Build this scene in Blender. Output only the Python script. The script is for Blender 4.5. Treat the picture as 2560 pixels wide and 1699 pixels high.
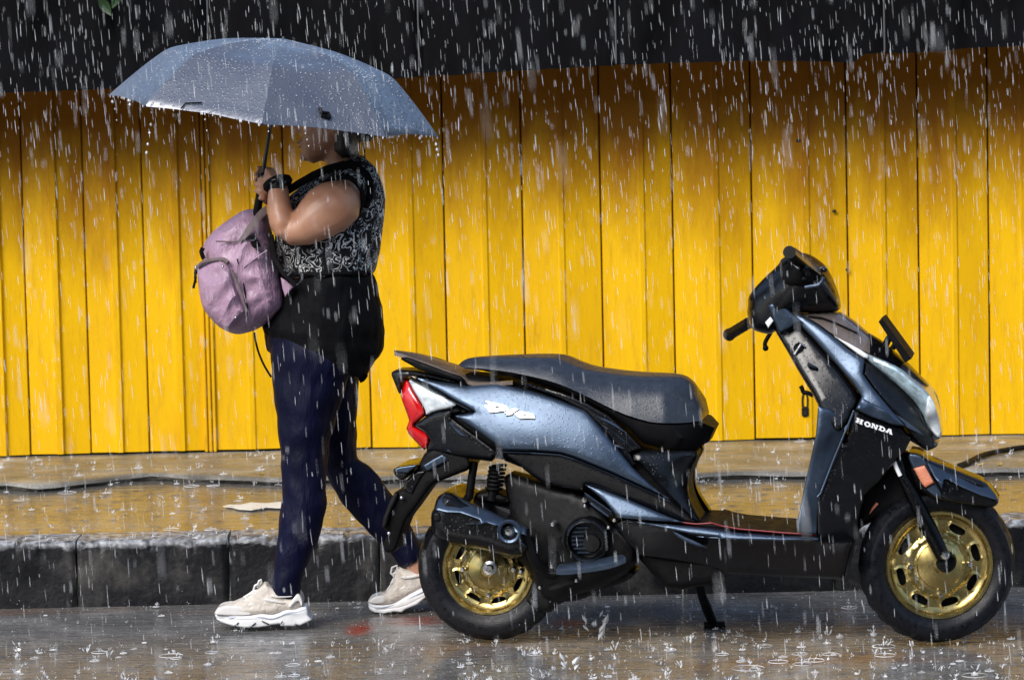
import bpy, bmesh, math, random
import numpy as np
from mathutils import Vector, Matrix, Euler, noise
from mathutils.geometry import delaunay_2d_cdt
R = math.radians
random.seed(7)
for o in list(bpy.data.objects): bpy.data.objects.remove(o)
sc = bpy.context.scene
COL = sc.collection

# ------------------------------------------------------------------ camera
FPX = 8900.0                       # focal length in pixels of the 2560 wide photograph
CAM = Vector((0.0, -10.0, 1.65))
CROT = Euler((R(90 - 4.6), 0, 0)).to_matrix() @ Matrix.Rotation(R(-1.25), 3, 'Z')
cam = bpy.data.cameras.new('Camera')
cam.sensor_width = 36.0
cam.lens = 36.0 * FPX / 2560.0
cam.clip_end = 500
camo = bpy.data.objects.new('Camera', cam)
COL.objects.link(camo)
camo.matrix_world = Matrix.Translation(CAM) @ CROT.to_4x4()
sc.camera = camo
cam.dof.use_dof = True
cam.dof.focus_distance = 10.15
cam.dof.aperture_fstop = 8.0

# ------------------------------------------------------------------ sky, sun, exposure
SUN_EL, SUN_AZ = 38.0, 214.0       # high soft light from behind the camera, a little to the left
w = bpy.data.worlds.new('World'); sc.world = w; w.use_nodes = True
nt = w.node_tree; nt.nodes.clear()
wo = nt.nodes.new('ShaderNodeOutputWorld'); bg = nt.nodes.new('ShaderNodeBackground')
sky = nt.nodes.new('ShaderNodeTexSky'); sky.sky_type = 'NISHITA'; sky.sun_disc = False
sky.sun_elevation = R(SUN_EL); sky.sun_rotation = R(SUN_AZ)
sky.air_density = 1.0; sky.dust_density = 1.2; sky.ozone_density = 1.0
bg.inputs[1].default_value = 0.09
nt.links.new(sky.outputs[0], bg.inputs[0]); nt.links.new(bg.outputs[0], wo.inputs[0])
sl = bpy.data.lights.new('Sun', 'SUN'); sl.energy = 1.5; sl.angle = R(32); sl.color = (1, .96, .9)
so = bpy.data.objects.new('Sun', sl); COL.objects.link(so)
az, el = R(SUN_AZ), R(SUN_EL)
sdir = Vector((math.sin(az) * math.cos(el), math.cos(az) * math.cos(el), math.sin(el)))   # towards the sun
so.rotation_euler = sdir.to_track_quat('Z', 'Y').to_euler()
sc.view_settings.view_transform = 'Standard'; sc.view_settings.look = 'None'
sc.view_settings.exposure = 1.22; sc.view_settings.gamma = 1.0
sc.view_settings.use_curve_mapping = False
sc.render.engine = 'CYCLES'
sc.render.resolution_x, sc.render.resolution_y = 1024, 679

# ------------------------------------------------------------------ helpers
FR = {'o': Vector((0, 0, 0)), 'n': Vector((0, 1, 0)), 'M': Matrix.Identity(4)}   # upright plane that depths are measured from
def frame(o=(0, 0, 0), a=0.0):
    FR['o'] = Vector(o); FR['n'] = Vector((-math.sin(a), math.cos(a), 0)); FR['M'] = Matrix.Rotation(a, 4, 'Z')
def U(px, py, Y):
    "point at depth Y from the current upright plane that the photograph shows at pixel px, py"
    d = CROT @ Vector(((px - 1280) / FPX, -(py - 849.5) / FPX, -1)); n = FR['n']
    return CAM + d * ((Y - n.dot(CAM - FR['o'])) / n.dot(d))
def mir(v, yc=0.0):
    "mirror image across the current plane"
    return v - FR['n'] * (2 * (FR['n'].dot(v - FR['o']) - yc))
def ground_at(px, py, z):
    d = CROT @ Vector(((px - 1280) / FPX, -(py - 849.5) / FPX, -1))
    return CAM + d * ((z - CAM.z) / d.z)
def MPP(Y): return (Y - CAM.y) / FPX      # metres per pixel at depth Y
def crop(x0, y0, s):
    def f(*pts): return [(x0 + x / s, y0 + y / s) for x, y in pts]
    return f
c1 = crop(960, 840, 2.6133); c2 = crop(1740, 580, 2.8512); c3 = crop(1740, 1080, 2.8); c4 = crop(940, 1080, 2.6256)
c5 = crop(240, 60, 2.6256); c6 = crop(440, 300, 2.6133); c7 = crop(500, 860, 2.0633); c8 = crop(0, 1050, 2.4157)
b2 = crop(1280, 0, 1.8445); b3 = crop(1780, 580, 5.2275); b4 = crop(960, 850, 5.6); b5 = crop(480, 500, 4.356)
b6 = crop(520, 1400, 7.84); b7 = crop(620, 300, 4.6118); r5 = crop(900, 1100, 4.612); e8 = crop(1240, 1180, 4.2196)
fw = crop(2120, 1240, 3.9205); ho = crop(2300, 1050, 8.7115); lo1 = crop(1190, 980, 13.128); lo2 = crop(2120, 1020, 16.879)
dd = crop(0, 0, 0.92305)

def mk(name, verts, faces, mat, parent=None, smooth=True, ang=38):
    me = bpy.data.meshes.new(name)
    me.from_pydata([tuple(v) for v in verts], [], faces); me.validate()
    bm = bmesh.new(); bm.from_mesh(me)
    bmesh.ops.recalc_face_normals(bm, faces=bm.faces); bm.to_mesh(me); bm.free()
    if smooth:
        me.polygons.foreach_set('use_smooth', [True] * len(me.polygons))
        me.set_sharp_from_angle(angle=R(ang))
    if mat: me.materials.append(mat)
    o = bpy.data.objects.new(name, me); COL.objects.link(o)
    if parent: attach(o, parent)
    return o
WL = {}
def attach(o, parent):
    o.parent = parent
    if parent.name in WL: o.matrix_parent_inverse = Matrix.Translation(-WL[parent.name])
def thing(name, label, cat, loc, group=None):
    o = bpy.data.objects.new(name, None); COL.objects.link(o); o.location = loc
    o.empty_display_size = .1; WL[o.name] = Vector(loc)
    return tag(o, label, cat, group)
def tag(o, label, cat, group=None):
    o['label'] = label; o['category'] = cat
    if group: o['group'] = group
    return o
def struct(o, kind='structure', label=None):
    o['kind'] = kind
    if label: o['label'] = label
    return o

def chaikin(p, it=2, closed=True):
    for _ in range(it):
        q = []
        n = len(p)
        if not closed: q.append(p[0])
        for i in range(n if closed else n - 1):
            a, b = p[i], p[(i + 1) % n]
            q.append(tuple(.75 * x + .25 * y for x, y in zip(a, b)))
            q.append(tuple(.25 * x + .75 * y for x, y in zip(a, b)))
        if not closed: q.append(p[-1])
        p = q
    return p
def resample(p, n, closed=False):
    P = np.array(p, float)
    if closed: P = np.vstack([P, P[:1]])
    s = np.r_[0, np.cumsum(np.hypot(np.diff(P[:, 0]), np.diff(P[:, 1])))]
    t = np.linspace(0, s[-1], n + (1 if closed else 0))
    if closed: t = t[:-1]
    return [tuple(np.interp(x, s, P[:, k]) for k in range(P.shape[1])) for x in t]
def plen(p, closed=True):
    P = np.array(p, float)
    if closed: P = np.vstack([P, P[:1]])
    return float(np.sum(np.hypot(np.diff(P[:, 0]), np.diff(P[:, 1]))))
def inside(pt, poly):
    x, y = pt; c = False; n = len(poly); j = n - 1
    for i in range(n):
        xi, yi = poly[i][:2]; xj, yj = poly[j][:2]
        if (yi > y) != (yj > y) and x < (xj - xi) * (y - yi) / (yj - yi) + xi: c = not c
        j = i
    return c
def insideN(X, Y, poly):
    c = np.zeros(X.shape, bool); n = len(poly); j = n - 1
    for i in range(n):
        xi, yi = poly[i][:2]; xj, yj = poly[j][:2]
        if yi != yj:
            m = ((yi > Y) != (yj > Y)) & (X < (xj - xi) * (Y - yi) / (yj - yi) + xi)
            c ^= m
        j = i
    return c
def distN(pts, loops):
    P = np.array(pts, float); best = np.full(len(P), 1e9)
    for L in loops:
        A = np.array(L, float); B = np.roll(A, -1, 0)
        for a, b in zip(A, B):
            ab = b - a; l2 = ab @ ab
            if l2 < 1e-9: continue
            t = np.clip(((P - a) @ ab) / l2, 0, 1)
            d = np.hypot(*(P - (a + t[:, None] * ab)).T)
            best = np.minimum(best, d)
    return best
def keepsample(p, sp):
    q = []; n = len(p)
    for i in range(n):
        a, b = p[i][:2], p[(i + 1) % n][:2]; k = max(1, int(round(math.dist(a, b) / sp)))
        if math.dist(a, b) < 1e-4: continue
        for t in range(k): q.append((a[0] + (b[0] - a[0]) * t / k, a[1] + (b[1] - a[1]) * t / k))
    return q
def tri2d(out, holes=(), sp=14, rings=()):
    "triangulate a 2-D outline with inner points: verts, tris, loops of indices, distance to the edge"
    loops = [keepsample(out, sp * .55)] + [keepsample(h, sp * .5) for h in holes]
    V = []; E = []; LI = []
    for L in loops:
        s = len(V); V += L; LI.append(list(range(s, s + len(L))))
        E += [(s + i, s + (i + 1) % len(L)) for i in range(len(L))]
    P = np.array(loops[0]); x0, y0 = P.min(0); x1, y1 = P.max(0)
    far = sp * .45
    for q in rings:
        A = np.array(loops[0]); T = np.roll(A, -1, 0) - np.roll(A, 1, 0); T /= np.hypot(*T.T)[:, None] + 1e-9
        for sg in (1, -1):
            B = A + sg * q * np.c_[-T[:, 1], T[:, 0]]
            m = insideN(B[:, 0], B[:, 1], loops[0]); B = B[m]
            if len(B):
                B = B[distN(B, loops) > q * .93]; V += [tuple(b) for b in B]
        far = q + sp * .5
    gx = []; r = 0; y = y0 + sp * .5
    while y < y1:
        x = x0 + (sp * .5 if r % 2 else 0)
        while x < x1: gx.append((x, y)); x += sp
        y += sp * .866; r += 1
    if gx:
        G = np.array(gx); m = insideN(G[:, 0], G[:, 1], loops[0])
        for h in loops[1:]: m &= ~insideN(G[:, 0], G[:, 1], h)
        G = G[m]
        if len(G):
            d = distN(G, loops); G = G[d > far]
            V += [tuple(g) for g in G]
    res = delaunay_2d_cdt([Vector(v) for v in V], E, [], 0, 1e-4 * sp)
    nv, fs = res[0], res[2]
    C = np.array([[sum(nv[i].x for i in f) / 3, sum(nv[i].y for i in f) / 3] for f in fs])
    m = insideN(C[:, 0], C[:, 1], loops[0])
    for h in loops[1:]: m &= ~insideN(C[:, 0], C[:, 1], h)
    fs = [f for f, k in zip(fs, m) if k]
    V = [(v.x, v.y) for v in nv]
    # remap loops through origin lists
    om = {}
    for i, og in enumerate(res[3]):
        for k in og: om[k] = i
    LI = [[om.get(k, k) for k in L] for L in LI]
    return V, fs, LI, distN(V, loops)
def prof(d, e):
    t = np.clip(np.asarray(d) / e, 0, 1); return np.sqrt(1 - (1 - t) ** 2)
def dep(*cp, pw=3.0, lam=.02):
    "half-width as a smooth function of the pixel: thin-plate surface near control points (x, y, width)"
    A = np.array(cp, float); n = len(A); c0 = A[:, :2].mean(0); sc_ = max(1.0, np.abs(A[:, :2] - c0).max())
    X = (A[:, :2] - c0) / sc_
    def ph(r2): return np.where(r2 > 1e-12, .5 * r2 * np.log(r2 + 1e-12), 0)
    if n < 5:
        def f(x, y):
            d2 = (A[:, 0] - x) ** 2 + (A[:, 1] - y) ** 2 + (.12 * sc_) ** 2
            wt = d2 ** -1.5; return float((wt * A[:, 2]).sum() / wt.sum())
        return f
    K = ph(((X[:, None] - X[None]) ** 2).sum(2)) + lam * np.eye(n); P = np.c_[np.ones(n), X]
    S_ = np.block([[K, P], [P.T, 1e-6 * np.eye(3)]]); co = np.linalg.lstsq(S_, np.r_[A[:, 2], 0, 0, 0], rcond=None)[0]
    lo, hi = A[:, 2].min() - .012, A[:, 2].max() + .012
    def f(x, y):
        q = (np.array((x, y)) - c0) / sc_; r = ph(((X - q) ** 2).sum(1)) @ co[:n] + co[n] + co[n + 1:] @ q
        return float(min(hi, max(lo, r)))
    return f
def cdep(cf, *cp, pw=3.0):
    return dep(*[cf((x, y))[0] + (z,) for x, y, z in cp], pw=pw)
def panel(name, out, dp, mat, par=None, yc=0.0, sp=14, edge=14, lift=.008, mode='both', holes=(), sm=2, thick=.02, k=0.0, wob=0.0, ang=38):
    if sm: out = chaikin(out, sm)
    if not callable(dp): dv = dp; dp = lambda x, y: dv
    V, fs, LI, ds = tri2d(out, holes, sp, (edge * .18, edge * .5, edge))
    n = len(V); pr = prof(ds, edge); yy = []
    for i, (x, y) in enumerate(V):
        b = dp(x, y)
        if mode == 'solid': b = b * (k + (1 - k) * pr[i])
        else: b += lift * pr[i]
        if wob: b += wob * pr[i] * noise.noise(Vector((x * .022, y * .022, len(name))))
        yy.append(b)
    N = [U(x, y, yc - b) for (x, y), b in zip(V, yy)]
    if mode == 'solid':
        verts = N + [mir(v, yc) for v in N]
        faces = [tuple(f) for f in fs] + [tuple(n + i for i in reversed(f)) for f in fs]
        for L in LI:
            for a, b in zip(L, L[1:] + L[:1]): faces.append((a, b, n + b, n + a))
        return mk(name, verts, faces, mat, par, ang=ang)
    verts = list(N); faces = [tuple(f) for f in fs]
    for L in LI:
        s = len(verts)
        for i in L: verts.append(U(V[i][0], V[i][1], yc - (dp(*V[i]) - thick)))
        m = len(L)
        for q in range(m): faces.append((L[q], L[(q + 1) % m], s + (q + 1) % m, s + q))
    o = mk(name, verts, faces, mat, par, ang=ang)
    if mode == 'both':
        f = mk(name, [mir(v, yc) for v in verts], [tuple(reversed(q)) for q in faces], mat, par, ang=ang)
        return o, f
    return o
def rails(name, rs, n, mat, par=None, yc=0.0, sm=2, ang=38, cap=True):
    "symmetric body lofted through rails: (polyline px, half-width or list of half-widths)"
    near = []
    for p, h in rs:
        if sm: p = chaikin(p, sm, False)
        q = resample(p, n)
        hs = [h] * n if not hasattr(h, '__len__') else list(np.interp(np.linspace(0, 1, n), np.linspace(0, 1, len(h)), h))
        near.append([U(x, y, yc - d) for (x, y), d in zip(q, hs)])
    ring = near + [[mir(v, yc) for v in r] for r in reversed(near)]
    verts = [v for r in ring for v in r]; m = len(ring); faces = []
    for i in range(m):
        j = (i + 1) % m
        for q in range(n - 1): faces.append((i * n + q, i * n + q + 1, j * n + q + 1, j * n + q))
    if cap:
        faces.append(tuple(i * n for i in range(m))); faces.append(tuple(i * n + n - 1 for i in reversed(range(m))))
    bmv = mk(name, verts, faces, mat, par, ang=ang)
    return bmv
def tube(name, pts, rad, mat, par=None, seg=10, link=True, flat=1.0):
    "round bar through 3-D points"
    pts = [Vector(p) for p in pts]; n = len(pts)
    rs = [rad] * n if not hasattr(rad, '__len__') else rad
    verts = []; faces = []; up = None
    for i, p in enumerate(pts):
        t = (pts[min(i + 1, n - 1)] - pts[max(i - 1, 0)]).normalized()
        if up is None:
            up = Vector((0, 1, 0)) if abs(t.y) < .9 else Vector((0, 0, 1))
        a = (up - t * up.dot(t)).normalized(); b = t.cross(a); up = a
        for k in range(seg):
            an = 2 * math.pi * k / seg
            verts.append(p + a * (math.cos(an) * rs[i] * flat) + b * (math.sin(an) * rs[i]))
    for i in range(n - 1):
        for k in range(seg):
            faces.append((i * seg + k, i * seg + (k + 1) % seg, (i + 1) * seg + (k + 1) % seg, (i + 1) * seg + k))
    faces.append(tuple(range(seg))[::-1]); faces.append(tuple(range((n - 1) * seg, n * seg)))
    if not link: return verts, faces
    return mk(name, verts, faces, mat, par)
def smooth3(p, it=2): return chaikin([tuple(q) for q in p], it, False)
def lathe(profile, seg, M, closed=False):
    "profile of (radius, y): spun round the local y axis, moved by M"
    verts = []; faces = []; m = len(profile)
    for k in range(seg):
        a = 2 * math.pi * k / seg
        for r, y in profile: verts.append(M @ Vector((r * math.cos(a), y, r * math.sin(a))))
    for k in range(seg):
        k2 = (k + 1) % seg
        for i in range(m if closed else m - 1):
            j = (i + 1) % m
            faces.append((k * m + i, k * m + j, k2 * m + j, k2 * m + i))
    return verts, faces
def box(name, x0, x1, y0, y1, z0, z1, mat, par=None, bev=.004):
    bm = bmesh.new(); bmesh.ops.create_cube(bm, size=1)
    for v in bm.verts: v.co = Vector(((x0 + x1) / 2 + v.co.x * (x1 - x0), (y0 + y1) / 2 + v.co.y * (y1 - y0), (z0 + z1) / 2 + v.co.z * (z1 - z0)))
    if bev: bmesh.ops.bevel(bm, geom=bm.edges[:], offset=bev, segments=2, affect='EDGES')
    me = bpy.data.meshes.new(name); bm.to_mesh(me); bm.free()
    me.polygons.foreach_set('use_smooth', [True] * len(me.polygons)); me.set_sharp_from_angle(angle=R(35))
    me.materials.append(mat); o = bpy.data.objects.new(name, me); COL.objects.link(o)
    if par: attach(o, par)
    return o
def loft2(sts, seg=20, cap=.5, pw=2.0):
    "closed tube through stations (front px, back px, depth, half-width): verts, faces"
    verts = []; faces = []; n = len(sts); ctr = []
    for (fx, fy), (bx, by), Y, wd in sts:
        F = U(fx, fy, Y); B = U(bx, by, Y); C = (F + B) / 2; H = (B - F) / 2; ctr.append((C, H.length))
        for k in range(seg):
            a = 2 * math.pi * k / seg; ca, sa = math.cos(a), math.sin(a)
            ca = math.copysign(abs(ca) ** (2 / pw), ca); sa = math.copysign(abs(sa) ** (2 / pw), sa)
            verts.append(C - H * ca - FR['n'] * (wd * sa))
    for i in range(n - 1):
        for k in range(seg):
            faces.append((i * seg + k, i * seg + (k + 1) % seg, (i + 1) * seg + (k + 1) % seg, (i + 1) * seg + k))
    for e, q in ((0, 1), (n - 1, n - 2)):
        C, h = ctr[e]; d = (C - ctr[q][0]).normalized(); s = len(verts)
        verts.append(C + d * h * cap)
        for k in range(seg): faces.append((e * seg + k, e * seg + (k + 1) % seg, s))
    return verts, faces
def ball(c, r, seg=14, rings=9, M=None):
    "ellipsoid: verts, faces"
    r = r if hasattr(r, '__len__') else (r, r, r); verts = []; faces = []
    c = Vector(c)
    def P(v):
        v = Vector((v[0] * r[0], v[1] * r[1], v[2] * r[2]))
        return c + (M @ v if M else v)
    verts.append(P((0, 0, 1)))
    for i in range(1, rings):
        t = math.pi * i / rings
        for k in range(seg):
            a = 2 * math.pi * k / seg; verts.append(P((math.sin(t) * math.cos(a), math.sin(t) * math.sin(a), math.cos(t))))
    verts.append(P((0, 0, -1))); L = len(verts) - 1
    for k in range(seg):
        k2 = (k + 1) % seg
        faces.append((0, 1 + k, 1 + k2)); faces.append((L, 1 + (rings - 2) * seg + k2, 1 + (rings - 2) * seg + k))
        for i in range(rings - 2):
            a = 1 + i * seg; b = a + seg; faces.append((a + k, b + k, b + k2, a + k2))
    return verts, faces
def merge(*gs):
    V = []; F = []
    for v, f in gs:
        s = len(V); V += list(v); F += [tuple(s + i for i in q) for q in f]
    return V, F
def blob(name, gs, mat, par=None, voxel=.007, smooth=6, disp=None):
    "one continuous surface grown round overlapping volumes"
    V, F = merge(*gs)
    o = mk(name, V, F, None, None)
    m = o.modifiers.new('r', 'REMESH'); m.mode = 'VOXEL'; m.voxel_size = voxel; m.use_smooth_shade = True
    s = o.modifiers.new('s', 'SMOOTH'); s.factor = .5; s.iterations = smooth
    dg = bpy.context.evaluated_depsgraph_get(); me = bpy.data.meshes.new_from_object(o.evaluated_get(dg))
    old = o.data; o.modifiers.clear(); o.data = me; bpy.data.meshes.remove(old); me.name = name
    if disp:
        co = np.empty(len(me.vertices) * 3); me.vertices.foreach_get('co', co); co = co.reshape(-1, 3)
        no = np.array([v.normal[:] for v in me.vertices])
        for i in range(len(co)): co[i] += no[i] * disp(Vector(co[i]))
        me.vertices.foreach_set('co', co.ravel())
    me.polygons.foreach_set('use_smooth', [True] * len(me.polygons))
    if not me.materials: me.materials.append(mat)
    else: me.materials[0] = mat
    if par: attach(o, par)
    return o

# ------------------------------------------------------------------ materials
def nodes(name):
    m = bpy.data.materials.new(name); m.use_nodes = True; t = m.node_tree
    return m, t, t.nodes['Principled BSDF']
def N(t, typ, **kw):
    n = t.nodes.new('ShaderNode' + typ)
    for k, v in kw.items():
        if k in n.inputs: n.inputs[k].default_value = v
        else: setattr(n, k, v)
    return n
def L(t, a, b): t.links.new(a, b)
def ramp(t, fac, *st):
    r = t.nodes.new('ShaderNodeValToRGB'); e = r.color_ramp.elements
    while len(e) < len(st): e.new(.5)
    for q, (p, c) in zip(e, st):
        q.position = p; q.color = c if len(c) == 4 else (*c, 1)
    L(t, fac, r.inputs[0]); return r.outputs[0]
def coords(t, scale=(1, 1, 1), rot=(0, 0, 0)):
    g = t.nodes.new('ShaderNodeNewGeometry'); m = t.nodes.new('ShaderNodeMapping')
    m.inputs['Scale'].default_value = scale; m.inputs['Rotation'].default_value = rot
    L(t, g.outputs['Position'], m.inputs[0]); return m.outputs[0]
def g3(v): return (v, v, v)
def simple(name, col, rough=.4, metal=0.0, var=.15, nscale=30, bump=0.0, bscale=200, coat=0.0, spec=.5, stretch=(1, 1, 1), rvar=.1, drops=0.0):
    m, t, p = nodes(name)
    co = coords(t, stretch)
    n = N(t, 'TexNoise', Scale=nscale, Detail=5.0); L(t, co, n.inputs['Vector'])
    a = tuple(c * (1 - var) for c in col); b = tuple(min(1, c * (1 + var)) for c in col)
    L(t, ramp(t, n.outputs['Fac'], (.3, a), (.7, b)), p.inputs['Base Color'])
    L(t, ramp(t, n.outputs['Fac'], (.3, g3(max(.02, rough - rvar))), (.7, g3(min(1, rough + rvar)))), p.inputs['Roughness'])
    p.inputs['Metallic'].default_value = metal; p.inputs['Specular IOR Level'].default_value = spec
    if coat: p.inputs['Coat Weight'].default_value = coat; p.inputs['Coat Roughness'].default_value = .08
    last = None
    if bump:
        q = N(t, 'TexNoise', Scale=bscale, Detail=4.0); L(t, co, q.inputs['Vector'])
        bp = N(t, 'Bump', Strength=bump, Distance=.004); L(t, q.outputs['Fac'], bp.inputs['Height']); last = bp
    if drops:
        v = N(t, 'TexVoronoi', Scale=95.0, Randomness=1.0); L(t, coords(t), v.inputs['Vector'])
        h = ramp(t, v.outputs['Distance'], (.0, g3(1)), (.22, g3(.8)), (.3, g3(0)))
        bp = N(t, 'Bump', Strength=drops, Distance=.0015); L(t, h, bp.inputs['Height'])
        if last: L(t, last.outputs[0], bp.inputs['Normal'])
        last = bp
    if last:
        L(t, last.outputs[0], p.inputs['Normal'])
        if coat: L(t, last.outputs[0], p.inputs['Coat Normal'])
    return m
M = {}
# ------------------------------------------------------------------ ground, kerb, pavement
FY = 2.97                           # face of the yellow shutter
KY = 0.76                           # face of the kerb
KZ, SZ = .195, .218                 # top of the kerb and pavement, top of the raised strip
def wet(name, c0, c1, c2, rough, bump, sc1, ripple=0.0, stain=None):
    m, t, p = nodes(name); co = coords(t)
    n1 = N(t, 'TexNoise', Scale=sc1, Detail=7.0, Roughness=.62); L(t, co, n1.inputs['Vector'])
    n2 = N(t, 'TexNoise', Scale=sc1 * 22, Detail=4.0); L(t, co, n2.inputs['Vector'])
    col = ramp(t, n1.outputs['Fac'], (.3, c0), (.52, c1), (.72, c2))
    fine = N(t, 'MixRGB', blend_type='OVERLAY'); fine.inputs[0].default_value = .55
    L(t, col, fine.inputs[1]); L(t, n2.outputs['Fac'], fine.inputs[2]); out = fine.outputs[0]
    if stain:
        n3 = N(t, 'TexNoise', Scale=1.1, Detail=3.0); L(t, coords(t, (1, 2.2, 1), (0, 0, .7)), n3.inputs['Vector'])
        mx = N(t, 'MixRGB'); L(t, ramp(t, n3.outputs['Fac'], (.56, g3(0)), (.7, g3(.7))), mx.inputs[0])
        L(t, out, mx.inputs[1]); mx.inputs[2].default_value = (*stain, 1); out = mx.outputs[0]
    L(t, out, p.inputs['Base Color'])
    n4 = N(t, 'TexNoise', Scale=sc1 * 1.7, Detail=4.0); L(t, coords(t, (.55, 1.6, 1)), n4.inputs['Vector'])
    L(t, ramp(t, n4.outputs['Fac'], (.35, g3(rough[0])), (.65, g3(rough[1]))), p.inputs['Roughness'])
    p.inputs['IOR'].default_value = 1.36
    b1 = N(t, 'Bump', Strength=bump, Distance=.006); L(t, n2.outputs['Fac'], b1.inputs['Height'])
    last = b1
    if ripple:
        v = N(t, 'TexVoronoi', Scale=13.0, Randomness=1.0); L(t, coords(t, (1, 1, 0)), v.inputs['Vector'])
        s = N(t, 'Math', operation='MULTIPLY'); L(t, v.outputs['Distance'], s.inputs[0]); s.inputs[1].default_value = 62
        q = N(t, 'Math', operation='SINE'); L(t, s.outputs[0], q.inputs[0])
        f = ramp(t, v.outputs['Distance'], (0, g3(1)), (.42, g3(0)))
        mu = N(t, 'Math', operation='MULTIPLY'); L(t, q.outputs[0], mu.inputs[0]); L(t, f, mu.inputs[1])
        b2_ = N(t, 'Bump', Strength=ripple, Distance=.004); L(t, mu.outputs[0], b2_.inputs['Height'])
        L(t, b1.outputs[0], b2_.inputs['Normal']); last = b2_
        wv = N(t, 'TexNoise', Scale=9.0, Detail=3.0, Distortion=.6); L(t, coords(t, (.8, 3.0, 1)), wv.inputs['Vector'])
        b3_ = N(t, 'Bump', Strength=ripple * 1.2, Distance=.012); L(t, wv.outputs['Fac'], b3_.inputs['Height'])
        L(t, last.outputs[0], b3_.inputs['Normal']); last = b3_
    L(t, last.outputs[0], p.inputs['Normal'])
    return m
M['road'] = wet('wet_asphalt', (.085, .084, .083), (.165, .16, .152), (.32, .305, .285), (.03, .2), .3, 3.4, .28, (.17, .10, .065))
M['walk'] = wet('wet_pavement', (.07, .067, .062), (.14, .134, .122), (.25, .24, .22), (.03, .16), .16, 3.1, .2)
M['strip'] = wet('old_concrete', (.09, .087, .078), (.19, .18, .16), (.36, .345, .31), (.14, .42), .5, 5.6)
M['kerb'] = wet('kerb_concrete', (.003, .0035, .005), (.012, .012, .014), (.095, .088, .08), (.22, .6), .5, 3.2)
M['riser'], t_, p_ = nodes('broken_dark_edge')
n_ = N(t_, 'TexNoise', Scale=6.0, Detail=8.0, Roughness=.75); L(t_, coords(t_, (1, 1, 4)), n_.inputs['Vector'])
L(t_, ramp(t_, n_.outputs['Fac'], (.4, (.007, .007, .007)), (.52, (.03, .028, .024)), (.66, (.17, .155, .13))), p_.inputs['Base Color']); p_.inputs['Roughness'].default_value = .6; p_.inputs['Specular IOR Level'].default_value = .2
def worn_edge(m):
    "bare pale concrete where the paint has worn off the upper edge"
    t = m.node_tree; p = t.nodes['Principled BSDF']; src = p.inputs['Base Color'].links[0].from_socket
    g_ = t.nodes.new('ShaderNodeNewGeometry'); x_ = t.nodes.new('ShaderNodeSeparateXYZ'); L(t, g_.outputs['Position'], x_.inputs[0])
    n_ = N(t, 'TexNoise', Scale=7.0, Detail=8.0, Roughness=.7); L(t, coords(t, (1, 1, 2.5)), n_.inputs['Vector'])
    a_ = N(t, 'Math', operation='MULTIPLY_ADD'); L(t, n_.outputs['Fac'], a_.inputs[0]); a_.inputs[1].default_value = .075; L(t, x_.outputs['Z'], a_.inputs[2])
    r_ = N(t, 'MapRange'); L(t, a_.outputs[0], r_.inputs[0]); r_.inputs[1].default_value = .214; r_.inputs[2].default_value = .226
    c_ = N(t, 'TexNoise', Scale=38.0, Detail=5.0); L(t, coords(t), c_.inputs['Vector'])
    x2 = N(t, 'MixRGB'); L(t, r_.outputs[0], x2.inputs[0]); L(t, src, x2.inputs[1]); L(t, ramp(t, c_.outputs['Fac'], (.35, (.07, .072, .078)), (.5, (.2, .205, .215)), (.65, (.42, .43, .45))), x2.inputs[2])
    L(t, x2.outputs[0], p.inputs['Base Color'])
worn_edge(M['kerb'])

def sheet(name, x0, x1, y0, y1, z, mat, nx=2, ny=2, zf=None):
    xs = np.linspace(x0, x1, nx); ys = np.linspace(y0, y1, ny); V = []; F = []
    for y in ys:
        for x in xs: V.append((x, y, z + (zf(x, y) if zf else 0)))
    for j in range(ny - 1):
        for i in range(nx - 1): F.append((j * nx + i, j * nx + i + 1, (j + 1) * nx + i + 1, (j + 1) * nx + i))
    return mk(name, V, F, mat)
def roadz(x, y): return .004 * noise.noise(Vector((x * .9, y * 1.3, 0))) - .004
def red_spots(m, spots):
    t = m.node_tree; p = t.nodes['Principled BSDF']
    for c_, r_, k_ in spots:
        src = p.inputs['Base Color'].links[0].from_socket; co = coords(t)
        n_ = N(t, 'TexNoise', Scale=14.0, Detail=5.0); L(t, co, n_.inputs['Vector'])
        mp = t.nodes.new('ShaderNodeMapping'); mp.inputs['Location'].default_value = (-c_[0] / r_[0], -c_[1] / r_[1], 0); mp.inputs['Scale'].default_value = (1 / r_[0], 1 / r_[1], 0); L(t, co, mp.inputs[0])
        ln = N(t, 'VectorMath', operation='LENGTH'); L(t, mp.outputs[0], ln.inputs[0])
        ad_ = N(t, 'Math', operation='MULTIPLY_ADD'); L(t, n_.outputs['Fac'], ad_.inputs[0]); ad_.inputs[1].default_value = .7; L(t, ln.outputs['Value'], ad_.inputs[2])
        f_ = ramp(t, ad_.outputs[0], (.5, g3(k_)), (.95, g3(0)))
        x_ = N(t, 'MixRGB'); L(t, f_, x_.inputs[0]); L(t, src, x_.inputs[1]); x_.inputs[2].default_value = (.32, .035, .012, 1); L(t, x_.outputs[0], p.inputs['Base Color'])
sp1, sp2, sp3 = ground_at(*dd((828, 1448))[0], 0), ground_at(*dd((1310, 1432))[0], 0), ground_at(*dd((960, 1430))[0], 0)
red_spots(M['road'], [(sp1, (.085, .26), .9), (sp2, (.09, .2), .6), (sp3, (.16, .2), .5)])  # soft red-brown patches with noisy edges in the road colour
g = struct(sheet('ground', -150, 150, -150, 150, -.06, M['road']))
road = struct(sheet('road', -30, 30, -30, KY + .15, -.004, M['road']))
walk = struct(sheet('pavement', -30, 30, KY + .19, FY + .5, KZ - .004, M['walk']))
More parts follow.
